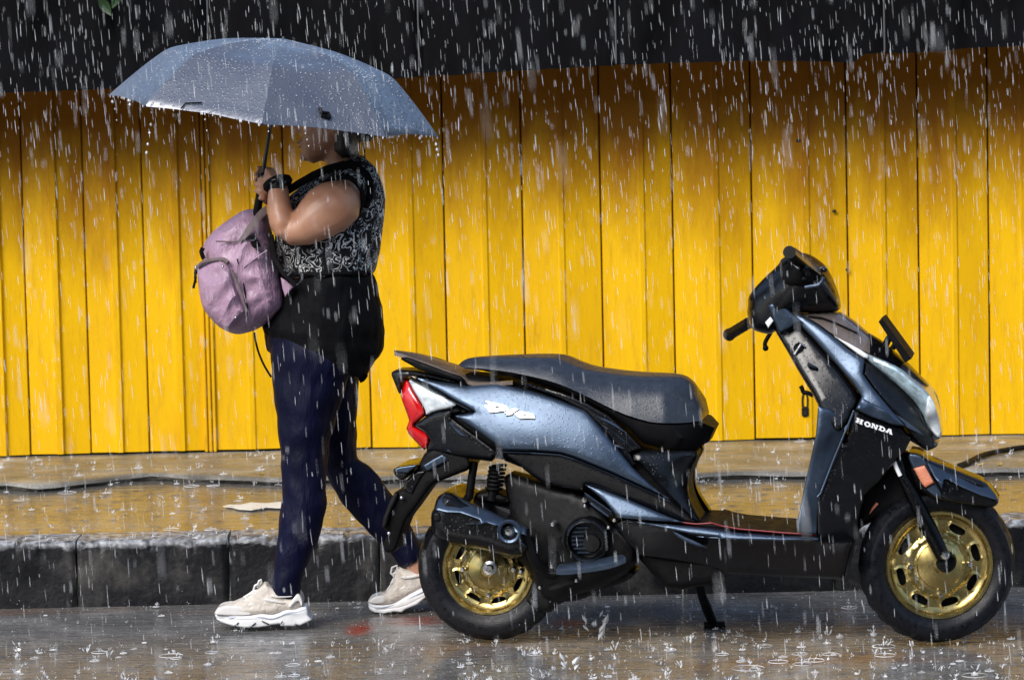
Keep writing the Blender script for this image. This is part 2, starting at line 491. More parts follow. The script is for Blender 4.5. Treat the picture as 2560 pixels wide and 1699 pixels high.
# raised strip of old concrete against the shutter, with a broken front edge
edge = [dd((-300, 1122))[0], *dd((0, 1112), (85, 1118), (170, 1110), (240, 1102), (300, 1094), (350, 1091), (420, 1094), (520, 1098), (640, 1102), (760, 1098), (880, 1100), (1000, 1094),
        (1120, 1097), (1300, 1092), (1480, 1095), (1640, 1090), (1700, 1088), (1800, 1087), (1950, 1090), (2100, 1080), (2230, 1083), (2363, 1078), (2650, 1075))]
E3 = [ground_at(x, y, SZ) for x, y in edge]
ex = np.array([p.x for p in E3]); ey = np.array([p.y for p in E3])
V = []; F = []; xs = np.concatenate([[-30, -8], np.arange(-4, 4, .03), [8, 30]])
for x in xs:
    y = float(np.interp(x, ex, ey)) + .018 * noise.noise(Vector((x * 9, 3, 0))) + .01 * noise.noise(Vector((x * 31, 3, 0)))
    dz = .006 * noise.noise(Vector((x * 6, 0, 5)))
    V += [(x, y + .012, KZ - .02), (x, y, SZ - .014 + dz), (x, y + .01, SZ - .004 + dz), (x, y + .04, SZ), (x, FY + .5, SZ)]
for i in range(len(xs) - 1):
    for k in range(4): F.append((i * 5 + k, i * 5 + k + 1, i * 5 + 5 + k + 1, i * 5 + 5 + k))
strip = struct(mk('concrete_strip', V, F, M['strip'], ang=50))
strip.data.materials.append(M['riser'])          # dark broken face of the step
for pl in strip.data.polygons:
    if pl.index % 4 == 0: pl.material_index = 1

# kerb: row of dark stones with chipped upper edges
kerb = bpy.data.objects.new('kerb', None); COL.objects.link(kerb); struct(kerb); WL[kerb.name] = Vector((0, 0, 0))
kx0 = U(*dd((528, 1380))[0], KY).x
pitch = .462
def kerb_stone(x0, x1, seed, near):
    nx = 90 if near else 4; nz = 12; G = []
    prof_ = [(0, -.05), (0, 0), (0, .03), (0, .07), (0, .11), (0, .14), (0, .16), (.0005, .178), (.002, .188), (.006, .194), (.016, .1975), (.05, .199), (.12, .199), (.19, .198), (.192, .12)]
    V = []; F = []; m = len(prof_)
    for i in range(nx):
        u = i / (nx - 1); x = x0 + (x1 - x0) * u
        en = min(u, 1 - u) * (x1 - x0)
        for j, (a, z) in enumerate(prof_):
            v = Vector((x * 9, z * 9, seed * 3.1)); up = max(0, (z - .11) / .09)
            chip = (max(0, noise.noise(Vector((x * 7.5, seed * 2.7, 1.3))) - .22) * 1.2 + .5 * max(0, noise.noise(Vector((x * 30, z * 20, seed))) - .25)) * up * (1 if j < 12 else .3)
            y = KY + a + .004 * noise.noise(v * 2) + chip * .075 + max(0, .012 - en) * .8 * (j < 11)
            zz = z - chip * .07 * (j > 6) + .0025 * noise.noise(v * 5)
            V.append((x, y, zz))
    for i in range(nx - 1):
        for j in range(m - 1): F.append((i * m + j, i * m + j + 1, (i + 1) * m + j + 1, (i + 1) * m + j))
    F.append(tuple(range(m))); F.append(tuple((nx - 1) * m + j for j in range(m))[::-1])
    o = mk('kerb_stone', V, F, M['kerb'], kerb, ang=42)
    return o
for k in range(-9, 10):
    gp = .006 if k == 0 else .003
    kerb_stone(kx0 + k * pitch + gp, kx0 + (k + 1) * pitch - .003, k + 20, abs(kx0 + k * pitch) < 2)
for s in (-1, 1):
    a, b = (kx0 - 9 * pitch - 20, kx0 - 9 * pitch - .003) if s < 0 else (kx0 + 10 * pitch + .003, kx0 + 10 * pitch + 20)
    kerb_stone(a, b, 90 + s, False)

# ------------------------------------------------------------------ yellow folding shutter
def mat_yellow():
    m, t, p = nodes('yellow_paint'); co = coords(t)
    n1 = N(t, 'TexNoise', Scale=3.0, Detail=6.0, Roughness=.6); L(t, coords(t, (1, 1, .25)), n1.inputs['Vector'])
    n2 = N(t, 'TexNoise', Scale=26.0, Detail=6.0, Roughness=.7); L(t, coords(t, (1.6, 1, .22)), n2.inputs['Vector'])
    col = ramp(t, n1.outputs['Fac'], (.3, (.68, .375, .002)), (.5, (.77, .435, .0015)), (.72, (.82, .48, .002)))
    dirt = ramp(t, n2.outputs['Fac'], (.5, g3(0)), (.78, g3(.45)))
    mx = N(t, 'MixRGB'); L(t, dirt, mx.inputs[0]); L(t, col, mx.inputs[1]); mx.inputs[2].default_value = (.36, .17, .01, 1)
    # scattered rust runs
    n3 = N(t, 'TexNoise', Scale=5.0, Detail=8.0, Roughness=.75); L(t, coords(t, (3.2, 1, .5)), n3.inputs['Vector'])
    mx2 = N(t, 'MixRGB'); L(t, ramp(t, n3.outputs['Fac'], (.6, g3(0)), (.74, g3(.5))), mx2.inputs[0]); L(t, mx.outputs[0], mx2.inputs[1]); mx2.inputs[2].default_value = (.2, .075, .012, 1)
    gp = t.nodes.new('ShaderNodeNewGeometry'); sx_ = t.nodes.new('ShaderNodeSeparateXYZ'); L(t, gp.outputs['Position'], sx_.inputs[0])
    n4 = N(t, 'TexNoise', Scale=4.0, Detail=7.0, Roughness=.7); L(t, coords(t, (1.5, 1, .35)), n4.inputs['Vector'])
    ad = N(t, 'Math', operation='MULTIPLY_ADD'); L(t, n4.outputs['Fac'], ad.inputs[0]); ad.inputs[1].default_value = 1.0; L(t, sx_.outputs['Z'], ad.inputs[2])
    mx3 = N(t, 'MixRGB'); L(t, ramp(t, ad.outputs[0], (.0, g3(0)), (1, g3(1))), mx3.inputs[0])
    mr = N(t, 'MapRange'); L(t, ad.outputs[0], mr.inputs[0]); mr.inputs[1].default_value = 1.40; mr.inputs[2].default_value = 1.92; mr.inputs[3].default_value = 0; mr.inputs[4].default_value = .92  # browner towards the top, boundary broken by noise
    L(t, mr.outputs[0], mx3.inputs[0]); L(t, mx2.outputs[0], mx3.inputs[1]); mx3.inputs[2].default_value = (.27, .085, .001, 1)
    L(t, mx3.outputs[0], p.inputs['Base Color'])
    L(t, ramp(t, n2.outputs['Fac'], (.3, g3(.42)), (.7, g3(.6))), p.inputs['Roughness']); p.inputs['Specular IOR Level'].default_value = .18
    b = N(t, 'Bump', Strength=.25, Distance=.004); L(t, n2.outputs['Fac'], b.inputs['Height']); L(t, b.outputs[0], p.inputs['Normal'])
    return m
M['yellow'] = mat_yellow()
M['gap_backing'] = simple('added_backing_dark', (.012, .01, .008), .8)
M['steel_dark'] = simple('dark_steel', (.03, .028, .025), .4, .6)
shutter = thing('folding_shutter', 'long yellow painted metal folding shutter behind the pavement', 'shutter', (0, FY, SZ))
seams = [-210, -70, 70, 210, 345, 487, 670, 858, 1037, 1217, 1397, 1562, 1744, 1963, 2126, 2287, 2447, 2610]
sx = [U(*dd((s, 1020))[0], FY).x for s in seams]
while sx[0] > -6: sx.insert(0, sx[0] - .235)
while sx[-1] < 6: sx.append(sx[-1] + .27)
ZT = 2.25
def sheet_panel(x0, x1, k):
    w_ = x1 - x0; g_ = .0016 if x1 < -.95 else .0022; tilt = random.uniform(-.002, .002); a = .014 + random.uniform(-.004, .004)
    mid = random.uniform(.46, .54)
    if x1 < U(*dd((520, 800))[0], FY).x:
        pr = [(g_, .006), (g_ + .003, .001), (mid - .1, -a * .35), (mid - .02, -a * .6), (mid, -a - .006), (mid + .09, -a - .006), (mid + .12, -a * .5), (1, .001), (1, .006)]
    else:
        pr = [(g_, .006), (g_ + .003, .0), (mid * .5, -a * .5), (mid - .02, -a), (mid, -a - .003), (mid + .06, -a - .002), (mid + .08, -a + .004), (1, .003), (1, .008)]
    V = []; F = []
    xsn = []
    for i, (u, d) in enumerate(pr):
        x = x0 + (u if i < 2 else u * w_); 
        if i == len(pr) - 2: x = x1 - g_ - .003
        if i == len(pr) - 1: x = x1 - g_
        xsn.append((x, d))
    zs = [SZ + .004 + random.uniform(0, .006), *np.linspace(.4, 1.7, 14), ZT]
    for z in zs:
        for x, d in xsn: V.append((x, FY + d + tilt * (z - 1) + .006 * noise.noise(Vector((x * 3, z * 1.6, k))), z))
    m = len(pr)
    for i in range(len(zs) - 1):
        for j in range(m - 1): F.append((i * m + j, i * m + j + 1, (i + 1) * m + j + 1, (i + 1) * m + j))
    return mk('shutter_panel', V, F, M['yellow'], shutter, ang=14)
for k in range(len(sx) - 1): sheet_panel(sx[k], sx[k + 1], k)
box('added_dark_backing', -6, 6, FY + .03, FY + .2, SZ - .1, ZT + .1, M['gap_backing'], shutter, bev=0)  # dark backing added so the gaps between panels stay dark
# guide rails at the meeting edge of two shutter runs
gx = U(*dd((487, 1030))[0], FY).x
for q in (-.016, 0.0, .016):
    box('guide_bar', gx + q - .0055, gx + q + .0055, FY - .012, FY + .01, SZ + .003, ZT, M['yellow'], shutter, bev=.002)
# latch on one leaf
lk = U(*dd((1858, 945))[0], FY - .02)
pl = thing('padlock', 'small black padlock hanging on the yellow shutter behind the scooter', 'padlock', lk)
tube('shackle', smooth3([lk + Vector((-.009, 0, .01)), lk + Vector((-.010, 0, .05)), lk + Vector((0, 0, .066)), lk + Vector((.010, 0, .05)), lk + Vector((.009, 0, .01))]), .0035, M['steel_dark'], pl)
box('lock_body', lk.x - .013, lk.x + .013, lk.y - .007, lk.y + .007, lk.z - .026, lk.z + .012, M['steel_dark'], pl, bev=.005)
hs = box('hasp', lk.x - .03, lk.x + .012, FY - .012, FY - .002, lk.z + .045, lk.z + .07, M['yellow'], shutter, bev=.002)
for (a, b, s) in ((1925, 487, .006), (1843, 325, .007), (1955, 622, .005)):
    q = U(*dd((a, b))[0], FY - .014)
    V_, F_ = ball(q, (s * 1.4, .006, s), 8, 6); mk('rivet', V_, F_, M['steel_dark'], shutter)

# ------------------------------------------------------------------ dark sheeting hung from an awning over the shutter
M['tarp'] = simple('black_sheeting', (.0035, .0035, .0045), .7, 0, .8, 9, .5, 22, stretch=(1, 1, .35), rvar=.2, spec=.06)
M['cord'] = simple('grey_cord', (.09, .09, .1), .5)
AY = FY - .46
awn = thing('awning', 'black sheeting awning hanging over the top of the yellow shutter', 'awning', (0, AY, 1.6))
low = [dd((-500, 228))[0], *dd((0, 214), (250, 206), (478, 200), (700, 192), (965, 178), (1200, 163), (1420, 151)), *b2((700, 292), (1090, 280), (1480, 285), (1585, 292), (1598, 250), (1712, 246), (1890, 243), (2120, 222), (2361, 212)), dd((2900, 92))[0]]
lw = [U(x, y, AY) for x, y in low]; lx = np.array([p.x for p in lw]); lz = np.array([p.z for p in lw])
cuts = [-6] + [U(*dd((s, 60))[0], AY).x for s in (-20, 480, 965, 1420, 2040, 2500)] + [6]
AZ = 2.3
for k in range(len(cuts) - 1):
    x0, x1 = cuts[k] + .002, cuts[k + 1] - .002; nx = 40; V = []; F = []
    for i in range(nx):
        x = x0 + (x1 - x0) * i / (nx - 1); zl = float(np.interp(x, lx, lz)) + .004 * noise.noise(Vector((x * 14, k, 0)))
        for j in range(9):
            z = zl + (AZ - zl) * j / 8
            y = AY + (.002 if k % 2 else -.002) + .02 * noise.noise(Vector((x * 5, z * 2.2, k))) + .008 * noise.noise(Vector((x * 15, z * 5, k))) + (.012 if i in (0, nx - 1) else 0)
            V.append((x, y, z))
        V.append((x, AY + .02, zl + .003))
    m = 10
    for i in range(nx - 1):
        for j in range(8): F.append((i * m + j, i * m + j + 1, (i + 1) * m + j + 1, (i + 1) * m + j))
        F.append((i * m, i * m + 9, (i + 1) * m + 9, (i + 1) * m))
    mk('sheet', V, F, M['tarp'], awn, ang=40)
box('roof', -6, 6, AY + .03, FY + .6, AZ - .04, AZ + .02, M['tarp'], awn, bev=0)
for k in range(1, len(cuts) - 1):
    tube('seam_cord', [(cuts[k] + .002 * noise.noise(Vector((z * 5, k, 0))), AY - .008, z) for z in np.linspace(float(np.interp(cuts[k], lx, lz)) + .005, AZ, 14)], .0028, M['cord'], awn, 6)

# ------------------------------------------------------------------ unseen building added behind the viewpoint to keep low sky off the place
M['plaster'] = simple('added_building_plaster', (.10, .095, .09), .8, 0, .3, 2, .3, 20)
M['pane'] = simple('added_building_glass', (.01, .012, .014), .1)
opp = thing('sky_blocking_building', 'unseen grey plaster building added behind the viewpoint to block low sky', 'building', (0, -24, 0))
box('added_wall', -30, 30, -27, -24, -.05, 8.5, M['plaster'], opp, bev=.05)
for fx in range(-9, 10):
    for fz in (1.0, 4.8):
        box('added_window', fx * 3 - .7, fx * 3 + .7, -24.04, -23.97, fz, fz + 1.9, M['pane'], opp, bev=.02)
# ------------------------------------------------------------------ scooter
M['paint'] = simple('grey_blue_paint', (.062, .088, .13), .35, .8, .06, 60, .04, 900, .10, rvar=.04, drops=.2)
M['black'] = simple('black_plastic', (.0035, .0037, .005), .2, 0, .25, 40, .1, 500, rvar=.06, drops=.4, spec=.42)
M['blackm'] = simple('matt_black_plastic', (.003, .003, .0035), .5, 0, .3, 40, .3, 300, spec=.12)
M['vinyl'] = simple('seat_sheen_vinyl', (.026, .032, .044), .23, 0, .2, 50, .25, 700, rvar=.06, drops=.3)  # bluish sky sheen of the seat top put into the base colour
M['vinyls'] = simple('seat_side_vinyl', (.004, .004, .005), .5, 0, .2, 50, .25, 700, spec=.2)
M['skysheen'] = simple('sky_sheen_trim', (.15, .118, .10), .2, 0, .2, 30, .15, 120, .6, rvar=.05, drops=.4)  # tan sky reflection of glossy black trim put into the base colour
M['rubber'] = simple('tyre_rubber', (.004, .0045, .007), .36, 0, .35, 70, .3, 400, rvar=.14, spec=.3)
M['gold'] = simple('gold_wheel_paint', (.46, .355, .13), .27, .95, .1, 40, .03, 300, .2, rvar=.05)
M['chrome'] = simple('zinc_bolt', (.6, .6, .6), .22, 1.0, .1, 80)
M['engine'] = simple('sooty_metal', (.005, .005, .0055), .5, .1, .5, 40, .2, 60, spec=.25)
M['red'] = simple('red_lens', (.55, .004, .006), .12, 0, .15, 60, 0, 1, .8)
M['lens'] = simple('clear_lens', (.72, .78, .82), .1, .25, .25, 45, .3, 60, .8)
M['shinelens'] = simple('headlight_painted_shine', (.46, .60, .68), .14, .15, .5, 34, .6, 40, .8)  # bright streaky reflections of the lamp put into the base colour
M['letter'] = simple('silver_lettering', (.82, .84, .86), .3, .15, .03, 50)
M['orange'] = simple('amber_reflector', (.62, .2, .1), .25, 0, .1, 300, .4, 900, .6)
M['white'] = simple('white_sticker', (.8, .8, .8), .4, 0, .04, 60)
M['redline'] = simple('red_mat_edge', (.2, .008, .016), .4)
ra, fa_ = ground_at(1223, 1603, 0), ground_at(2340, 1609, 0)     # where the two tyres stand
SYAW = math.atan2(fa_.y - ra.y, fa_.x - ra.x); frame((ra.x, ra.y, 0), SYAW)
SCT = thing('motor_scooter', 'grey blue motor scooter with gold wheels parked on the wet road', 'scooter', tuple((ra + fa_) / 2))
S = SCT
def FT(p): return Matrix.Translation(p) @ FR['M']
W0 = cdep  # half-width fields below are all in metres

# --- wheels
def wheel(cx, cy, yaw, r_t, r_r, slots, half, name):
    c = U(cx, cy, 0); MM = Matrix.Translation(c) @ Matrix.Rotation(yaw, 4, 'Z')
    h = bpy.data.objects.new(name, None); COL.objects.link(h); h.location = c; WL[h.name] = c
    h.parent = S; h.matrix_parent_inverse = Matrix.Translation(-WL[S.name])
    def put(nm, vf, mat): return mk(nm, vf[0], vf[1], mat, h)
    d = r_t - r_r
    tp = [(r_r - .004, -half * .72), (r_r + .006, -half * .80), (r_r + d * .12, -half * .86), (r_r + d * .3, -half * .99), (r_r + d * .5, -half * 1.03), (r_r + d * .62, -half * .985), (r_r + d * .68, -half * .97),
          (r_r + d * .7, -half * .90), (r_r + d * .85, -half * .66), (r_t - .004, -half * .34), (r_t, 0)]
    tp = tp + [(r, -y) for r, y in reversed(tp[:-1])]
    V, F = lathe(tp, 96, MM)
    # tread grooves pressed into the crown
    m = len(tp)
    for k in range(96):
        for i in (8, 9, 10, 11, 12):
            if (k + (i - 8)) % 4 == 0:
                v = V[k * m + i]; V[k * m + i] = c + (v - c) * .972
    put('tyre', (V, F), M['rubber'])
    rp = [(r_r - .012, half * .74), (r_r - .002, half * .8), (r_r + .003, half * .72), (r_r - .004, half * .6), (r_r - .012, half * .3), (r_r - .012, -half * .3), (r_r - .006, -half * .6), (r_r + .003, -half * .72), (r_r - .001, -half * .84), (r_r - .008, -half * .82), (r_r - .013, -half * .7)]
    rp2 = [(r_r - .014, -half * .55), (r_r - .022, -half * .40), (r_r - .030, -half * .36)]
    put('rim', lathe(rp + rp2 + [(r_r - .03, -half * .28), (r_r - .016, -half * .2), (r_r - .016, half * .7)], 72, MM, True), M['gold'])
    # pressed disc with slots
    ro = r_r - .024; ri = .02; hl = []
    for k in range(slots):
        a = 2 * math.pi * (k + .35) / slots; rc = r_r * .735; L_ = r_r * .12; w_ = r_r * .085; p_ = []
        for q in range(14):
            b = 2 * math.pi * q / 14; u = math.copysign(abs(math.cos(b)) ** .7, math.cos(b)) * (L_ + w_ * .6); v = math.sin(b) * w_
            p_.append((math.cos(a) * (rc + v) - math.sin(a) * u, math.sin(a) * (rc + v) + math.cos(a) * u))
        hl.append(p_)
    circ = [(math.cos(2 * math.pi * k / 64) * ro, math.sin(2 * math.pi * k / 64) * ro) for k in range(64)]
    V2, f2, LI, ds = tri2d(circ, hl, .006)
    ny = []
    for (x, z), q in zip(V2, ds):
        rr = math.hypot(x, z) / r_r; an = math.atan2(z, x)
        y = -half * .36
        lobes = .045 * max(0, math.cos(4 * an + .6)) ** 3
        if rr < .60 + lobes: y -= .010 * min(1, (.60 + lobes - rr) / .05)
        if rr < .47: y -= .006 * min(1, (.47 - rr) / .04)
        rim_lip = min([math.hypot(x - sum(p[0] for p in h_) / 14, z - sum(p[1] for p in h_) / 14) for h_ in hl])
        y -= .004 * max(0, 1 - abs(rim_lip - r_r * .16) / (r_r * .06))
        ny.append(y)
    n = len(V2)
    Vd = [MM @ Vector((x, y, z)) for (x, z), y in zip(V2, ny)] + [MM @ Vector((x, y + .009, z)) for (x, z), y in zip(V2, ny)]
    Fd = [tuple(f) for f in f2] + [tuple(n + i for i in f) for f in f2]
    for lp in LI:
        for a, b in zip(lp, lp[1:] + lp[:1]): Fd.append((a, b, n + b, n + a))
    mk('wheel_disc', Vd, Fd, M['gold'], h, ang=30)
    put('hub_cover', lathe([(.0, -half * .36 - .045), (.016, -half * .36 - .044), (.022, -half * .36 - .036), (r_r * .3, -half * .36 - .03), (r_r * .42, -half * .36 - .022), (r_r * .44, -half * .36 - .01), (r_r * .44, half * .2)], 48, MM), M['gold'])
    put('brake_drum', lathe([(0, half * .9), (.05, half * .9), (r_r * .86, half * .4), (r_r * .86, half * .1), (r_r * .5, 0), (0, 0)], 40, MM), M['blackm'])
    for k in range(4):
        a = -.15 + math.pi / 2 * k + .6 - .45; rb = r_r * .555
        p = MM @ Vector((math.cos(a) * rb, -half * .36 - .018, math.sin(a) * rb))
        bolt = lathe([(0, -.009), (.006, -.008), (.0085, -.003), (.0085, .012)], 10, Matrix.Translation(p) @ Matrix.Rotation(yaw, 4, 'Z'))
        put('bolt', bolt, M['chrome'])
    return h, MM
k0 = MPP(ra.y); kf = MPP(fa_.y)
FWC = fw((872, 657))[0]; RWC = c4((750, 887))[0]
fwh, FM = wheel(*FWC, R(6), 201 * kf, 136 * kf, 8, .047, 'wheel')
rwh, RM = wheel(*RWC, SYAW, 185 * k0, 116 * k0, 8, .047, 'wheel')
rc = U(*RWC, -.085)
V_, F_ = lathe([(0, -.02), (.008, -.02), (.012, -.012), (.02, -.01), (.02, .03)], 16, FT(rc)); mk('axle_nut', V_, F_, M['chrome'], rwh)

# --- seat
st_top = c1((485, 190), (515, 158), (560, 142), (740, 136), (930, 136), (1100, 138), (1160, 152), (1230, 186), (1330, 220), (1450, 238), (1600, 258), (1780, 262), (1900, 264), (1960, 274), (2010, 304), (2042, 342))
st_sh = c1((492, 192), (530, 165), (575, 152), (740, 148), (930, 148), (1090, 152), (1150, 168), (1225, 204), (1325, 240), (1450, 258), (1600, 276), (1780, 282), (1890, 286), (1945, 300), (1990, 330), (2030, 372))
st_mid = c1((505, 200), (545, 186), (600, 182), (740, 190), (930, 205), (1080, 235), (1150, 265), (1240, 305), (1340, 350), (1460, 385), (1600, 410), (1780, 425), (1900, 425), (1960, 430), (2010, 440), (2052, 455))
st_seam = c1((520, 205), (560, 205), (640, 212), (760, 224), (900, 248), (1080, 290), (1180, 325), (1300, 380), (1400, 430), (1500, 480), (1600, 520), (1700, 550), (1770, 565), (1900, 568), (2000, 563), (2072, 552))
st_sm2 = c1((522, 208), (562, 209), (642, 217), (760, 230), (900, 254), (1080, 297), (1180, 333), (1300, 390), (1400, 442), (1500, 494), (1600, 536), (1700, 566), (1770, 580), (1900, 584), (2000, 580), (2090, 568))
st_low = c1((525, 212), (570, 214), (650, 226), (780, 256), (900, 285), (1050, 322), (1200, 376), (1330, 430), (1460, 500), (1560, 570), (1640, 645), (1690, 700), (1800, 728), (1950, 738), (2035, 742), (2120, 690))
w1 = [.02, .05, .07, .085, .095, .09, .075, .03]
rails('seat', [(st_top, [0.005, .03, .05, .06, .06, .06, .055, .02]), (st_sh, [.02, .06, .085, .1, .105, .105, .1, .06]), (st_mid, [.05, .09, .12, .135, .145, .15, .145, .10]), (st_seam, [.055, .1, .135, .15, .16, .165, .155, .105])], 70, M['vinyl'], S, sm=1, ang=50)
rails('seat_base', [(st_seam, [.03, .08, .12, .14, .145, .15, .14, .09]), (st_sm2, [.055, .098, .133, .15, .158, .163, .153, .103]), (c1((524, 210), (566, 212), (646, 221), (770, 243), (900, 268), (1065, 308), (1190, 354), (1315, 408), (1440, 475), (1550, 545), (1630, 600), (1700, 640), (1790, 660), (1930, 665), (2050, 660), (2160, 600)), [.05, .09, .125, .145, .155, .158, .145, .06]), (st_low, [.04, .07, .1, .12, .13, .13, .12, .05])], 70, M['vinyls'], S, sm=1, ang=50)

# --- under-seat body core (black), closes the middle of the scooter
core = c1((230, 300), (520, 230), (900, 300), (1330, 440), (1660, 690), (1720, 735), (2040, 742), (2054, 782), (2008, 862), (1990, 960), (2000, 1060), (2040, 1150), (2085, 1225), (1950, 1222), (1700, 1190), (1500, 1160), (1320, 1010), (1060, 960), (840, 820), (560, 760), (300, 715), (280, 560))
panel('inner_body', core, cdep(c1, (230, 400, .05), (500, 400, .08), (700, 600, .11), (1200, 500, .12), (1300, 900, .12), (1700, 900, .115), (1950, 800, .10), (2040, 1150, .11), (1700, 1150, .125)), M['blackm'], S, sp=20, edge=26, mode='solid', k=.45, sm=1)
# front face plastic of the under-seat box
panel('under_seat_cover', c1((1690, 742), (1850, 742), (2042, 744), (2052, 784), (2006, 862), (1988, 962), (1998, 1062), (2040, 1152), (2083, 1222), (2030, 1215), (1950, 1130), (1880, 1062), (1780, 960), (1700, 860), (1610, 790)), cdep(c1, (1700, 760, .135), (2040, 760, .09), (1990, 960, .09), (1860, 900, .125), (2040, 1180, .13), (1900, 1050, .135)), M['black'], S, sp=14, edge=30, lift=.012, mode='both', sm=1)
# dark inset slats between seat and side panel
panel('side_inset', c1((860, 290), (1000, 322), (1200, 384), (1330, 440), (1470, 520), (1600, 640), (1680, 730), (1600, 760), (1640, 830), (1620, 850), (1500, 700), (1400, 580), (1322, 488), (1150, 400), (1000, 345)), cdep(c1, (900, 300, .13), (1300, 440, .142), (1600, 740, .14)), M['black'], S, sp=12, edge=10, lift=.004, mode='both', sm=0)
for a in (((1345, 500), (1500, 560), (1600, 640), (1560, 625), (1440, 560)), ((1500, 705), (1560, 720), (1580, 740), (1530, 730)), ((1400, 560), (1520, 640), (1620, 720), (1640, 745), (1560, 690))):
    panel('inset_rib', c1(*a), .146, M['paint'], S, sp=10, edge=8, lift=.006, mode='both', sm=1)

# --- painted side panel: upper part leans to the sky, lower part hangs
sp_dep = cdep(c1, (175, 262, .062), (350, 300, .078), (545, 325, .088), (730, 315, .100), (1000, 375, .118), (1320, 490, .135), (500, 430, .118), (700, 450, .132), (900, 500, .143), (1150, 560, .152), (1350, 620, .157),
              (590, 560, .135), (800, 620, .158), (1000, 640, .165), (1250, 700, .168), (1480, 790, .168), (780, 735, .164), (960, 742, .168), (1150, 760, .172), (1500, 885, .172), (1700, 980, .168), (1850, 1060, .160), (1620, 860, .160), pw=3.2)
panel('side_panel', c1((178, 260), (350, 294), (545, 320), (730, 308), (870, 335), (1000, 365), (1160, 420), (1322, 484), (1420, 600), (1620, 850), (1740, 965), (1864, 1064), (1700, 985), (1480, 885), (1250, 790), (1150, 760), (960, 746), (780, 742), (600, 610), (456, 518), (520, 508), (590, 493), (380, 372)), sp_dep, M['paint'], S, sp=11, edge=12, lift=.010, mode='both', sm=0, ang=50)
panel('panel_trim', c1((176, 262), (380, 374), (588, 494), (560, 494), (360, 386), (166, 276)), cdep(c1, (176, 262, .064), (380, 374, .1), (588, 494, .13)), M['black'], S, sp=8, edge=5, lift=.012, mode='both', sm=0)
# lower side panel, darker, tucks under
panel('lower_panel', c1((780, 764), (1000, 770), (1150, 778), (1250, 808), (1480, 902), (1700, 1002), (1880, 1084), (1990, 1170), (2030, 1212), (1960, 1214), (1800, 1150), (1600, 1068), (1400, 985), (1310, 962), (1300, 1010), (1180, 990), (1040, 960), (940, 890), (840, 810)), cdep(c1, (780, 764, .158), (1150, 790, .164), (1500, 930, .166), (1880, 1090, .158), (940, 880, .14), (1200, 960, .145), (1600, 1060, .15), (1960, 1200, .15)), M['black'], S, sp=12, edge=12, lift=.006, mode='both', sm=0)
panel('lower_edge', c1((770, 752), (960, 757), (1150, 770), (1250, 800), (1480, 895), (1700, 995), (1870, 1076), (1866, 1084), (1690, 1003), (1475, 904), (1245, 809), (1148, 779), (960, 767), (780, 764)), cdep(c1, (780, 760, .163), (1150, 775, .168), (1500, 900, .17), (1880, 1080, .162)), M['paint'], S, sp=8, edge=4, lift=.006, mode='both', sm=0)
# pale wedge running down to the footboard
panel('side_wedge', c1((1308, 964), (1400, 988), (1600, 1066), (1790, 1148), (1960, 1216), (1800, 1208), (1530, 1186), (1500, 1150), (1440, 1080)), cdep(c1, (1308, 964, .145), (1500, 1040, .155), (1530, 1180, .175), (1800, 1190, .172), (1950, 1214, .165)), M['paint'], S, sp=10, edge=10, lift=.008, mode='both', sm=0)

# --- tail
panel('tail_cap', b4((92, 462), (150, 418), (240, 414), (500, 432), (800, 500), (1000, 560), (1170, 600), (1130, 628), (1000, 618), (800, 575), (560, 520), (360, 500), (330, 520), (280, 545), (240, 600), (230, 750), (205, 745), (150, 600)), cdep(b4, (92, 462, .05), (240, 430, .06), (240, 700, .065), (800, 540, .085), (1150, 610, .095)), M['black'], S, sp=7, edge=9, mode='solid', k=.75, sm=1)
panel('tail_light', b4((285, 545), (330, 535), (400, 690), (480, 820), (560, 950), (575, 1060), (480, 1130), (400, 1195), (500, 1250), (600, 1300), (650, 1390), (590, 1560), (480, 1460), (302, 1262), (345, 1140), (350, 1110), (230, 785), (240, 740)), cdep(b4, (290, 560, .052), (230, 780, .055), (500, 900, .08), (400, 1190, .062), (302, 1262, .05), (590, 1500, .06)), M['red'], S, sp=7, edge=12, mode='solid', k=.7, sm=1)
panel('turn_signal', b4((330, 530), (500, 620), (800, 770), (1015, 895), (1000, 920), (930, 950), (700, 995), (590, 1062), (575, 960), (480, 810), (400, 680)), cdep(b4, (330, 530, .068), (1000, 900, .105), (580, 1050, .085)), M['lens'], S, sp=7, edge=9, lift=.01, mode='both', sm=1)
panel('under_tail', b4((590, 1065), (700, 998), (940, 952), (1010, 925), (1200, 1005), (960, 1045), (960, 1070), (1200, 1250), (1500, 1470), (1620, 1568), (1500, 1700), (1100, 1640), (640, 1560), (590, 1560), (640, 1400), (560, 1290), (410, 1195)), cdep(b4, (600, 1070, .085), (1100, 980, .12), (600, 1500, .07), (1500, 1500, .135), (1000, 1300, .11)), M['black'], S, sp=9, edge=14, mode='solid', k=.8, sm=0)
panel('tail_vent', b4((900, 1140), (960, 1160), (1040, 1240), (1180, 1345), (1170, 1360), (1050, 1340), (960, 1230)), .118, M['paint'], S, sp=7, edge=6, lift=.006, mode='both', sm=1)
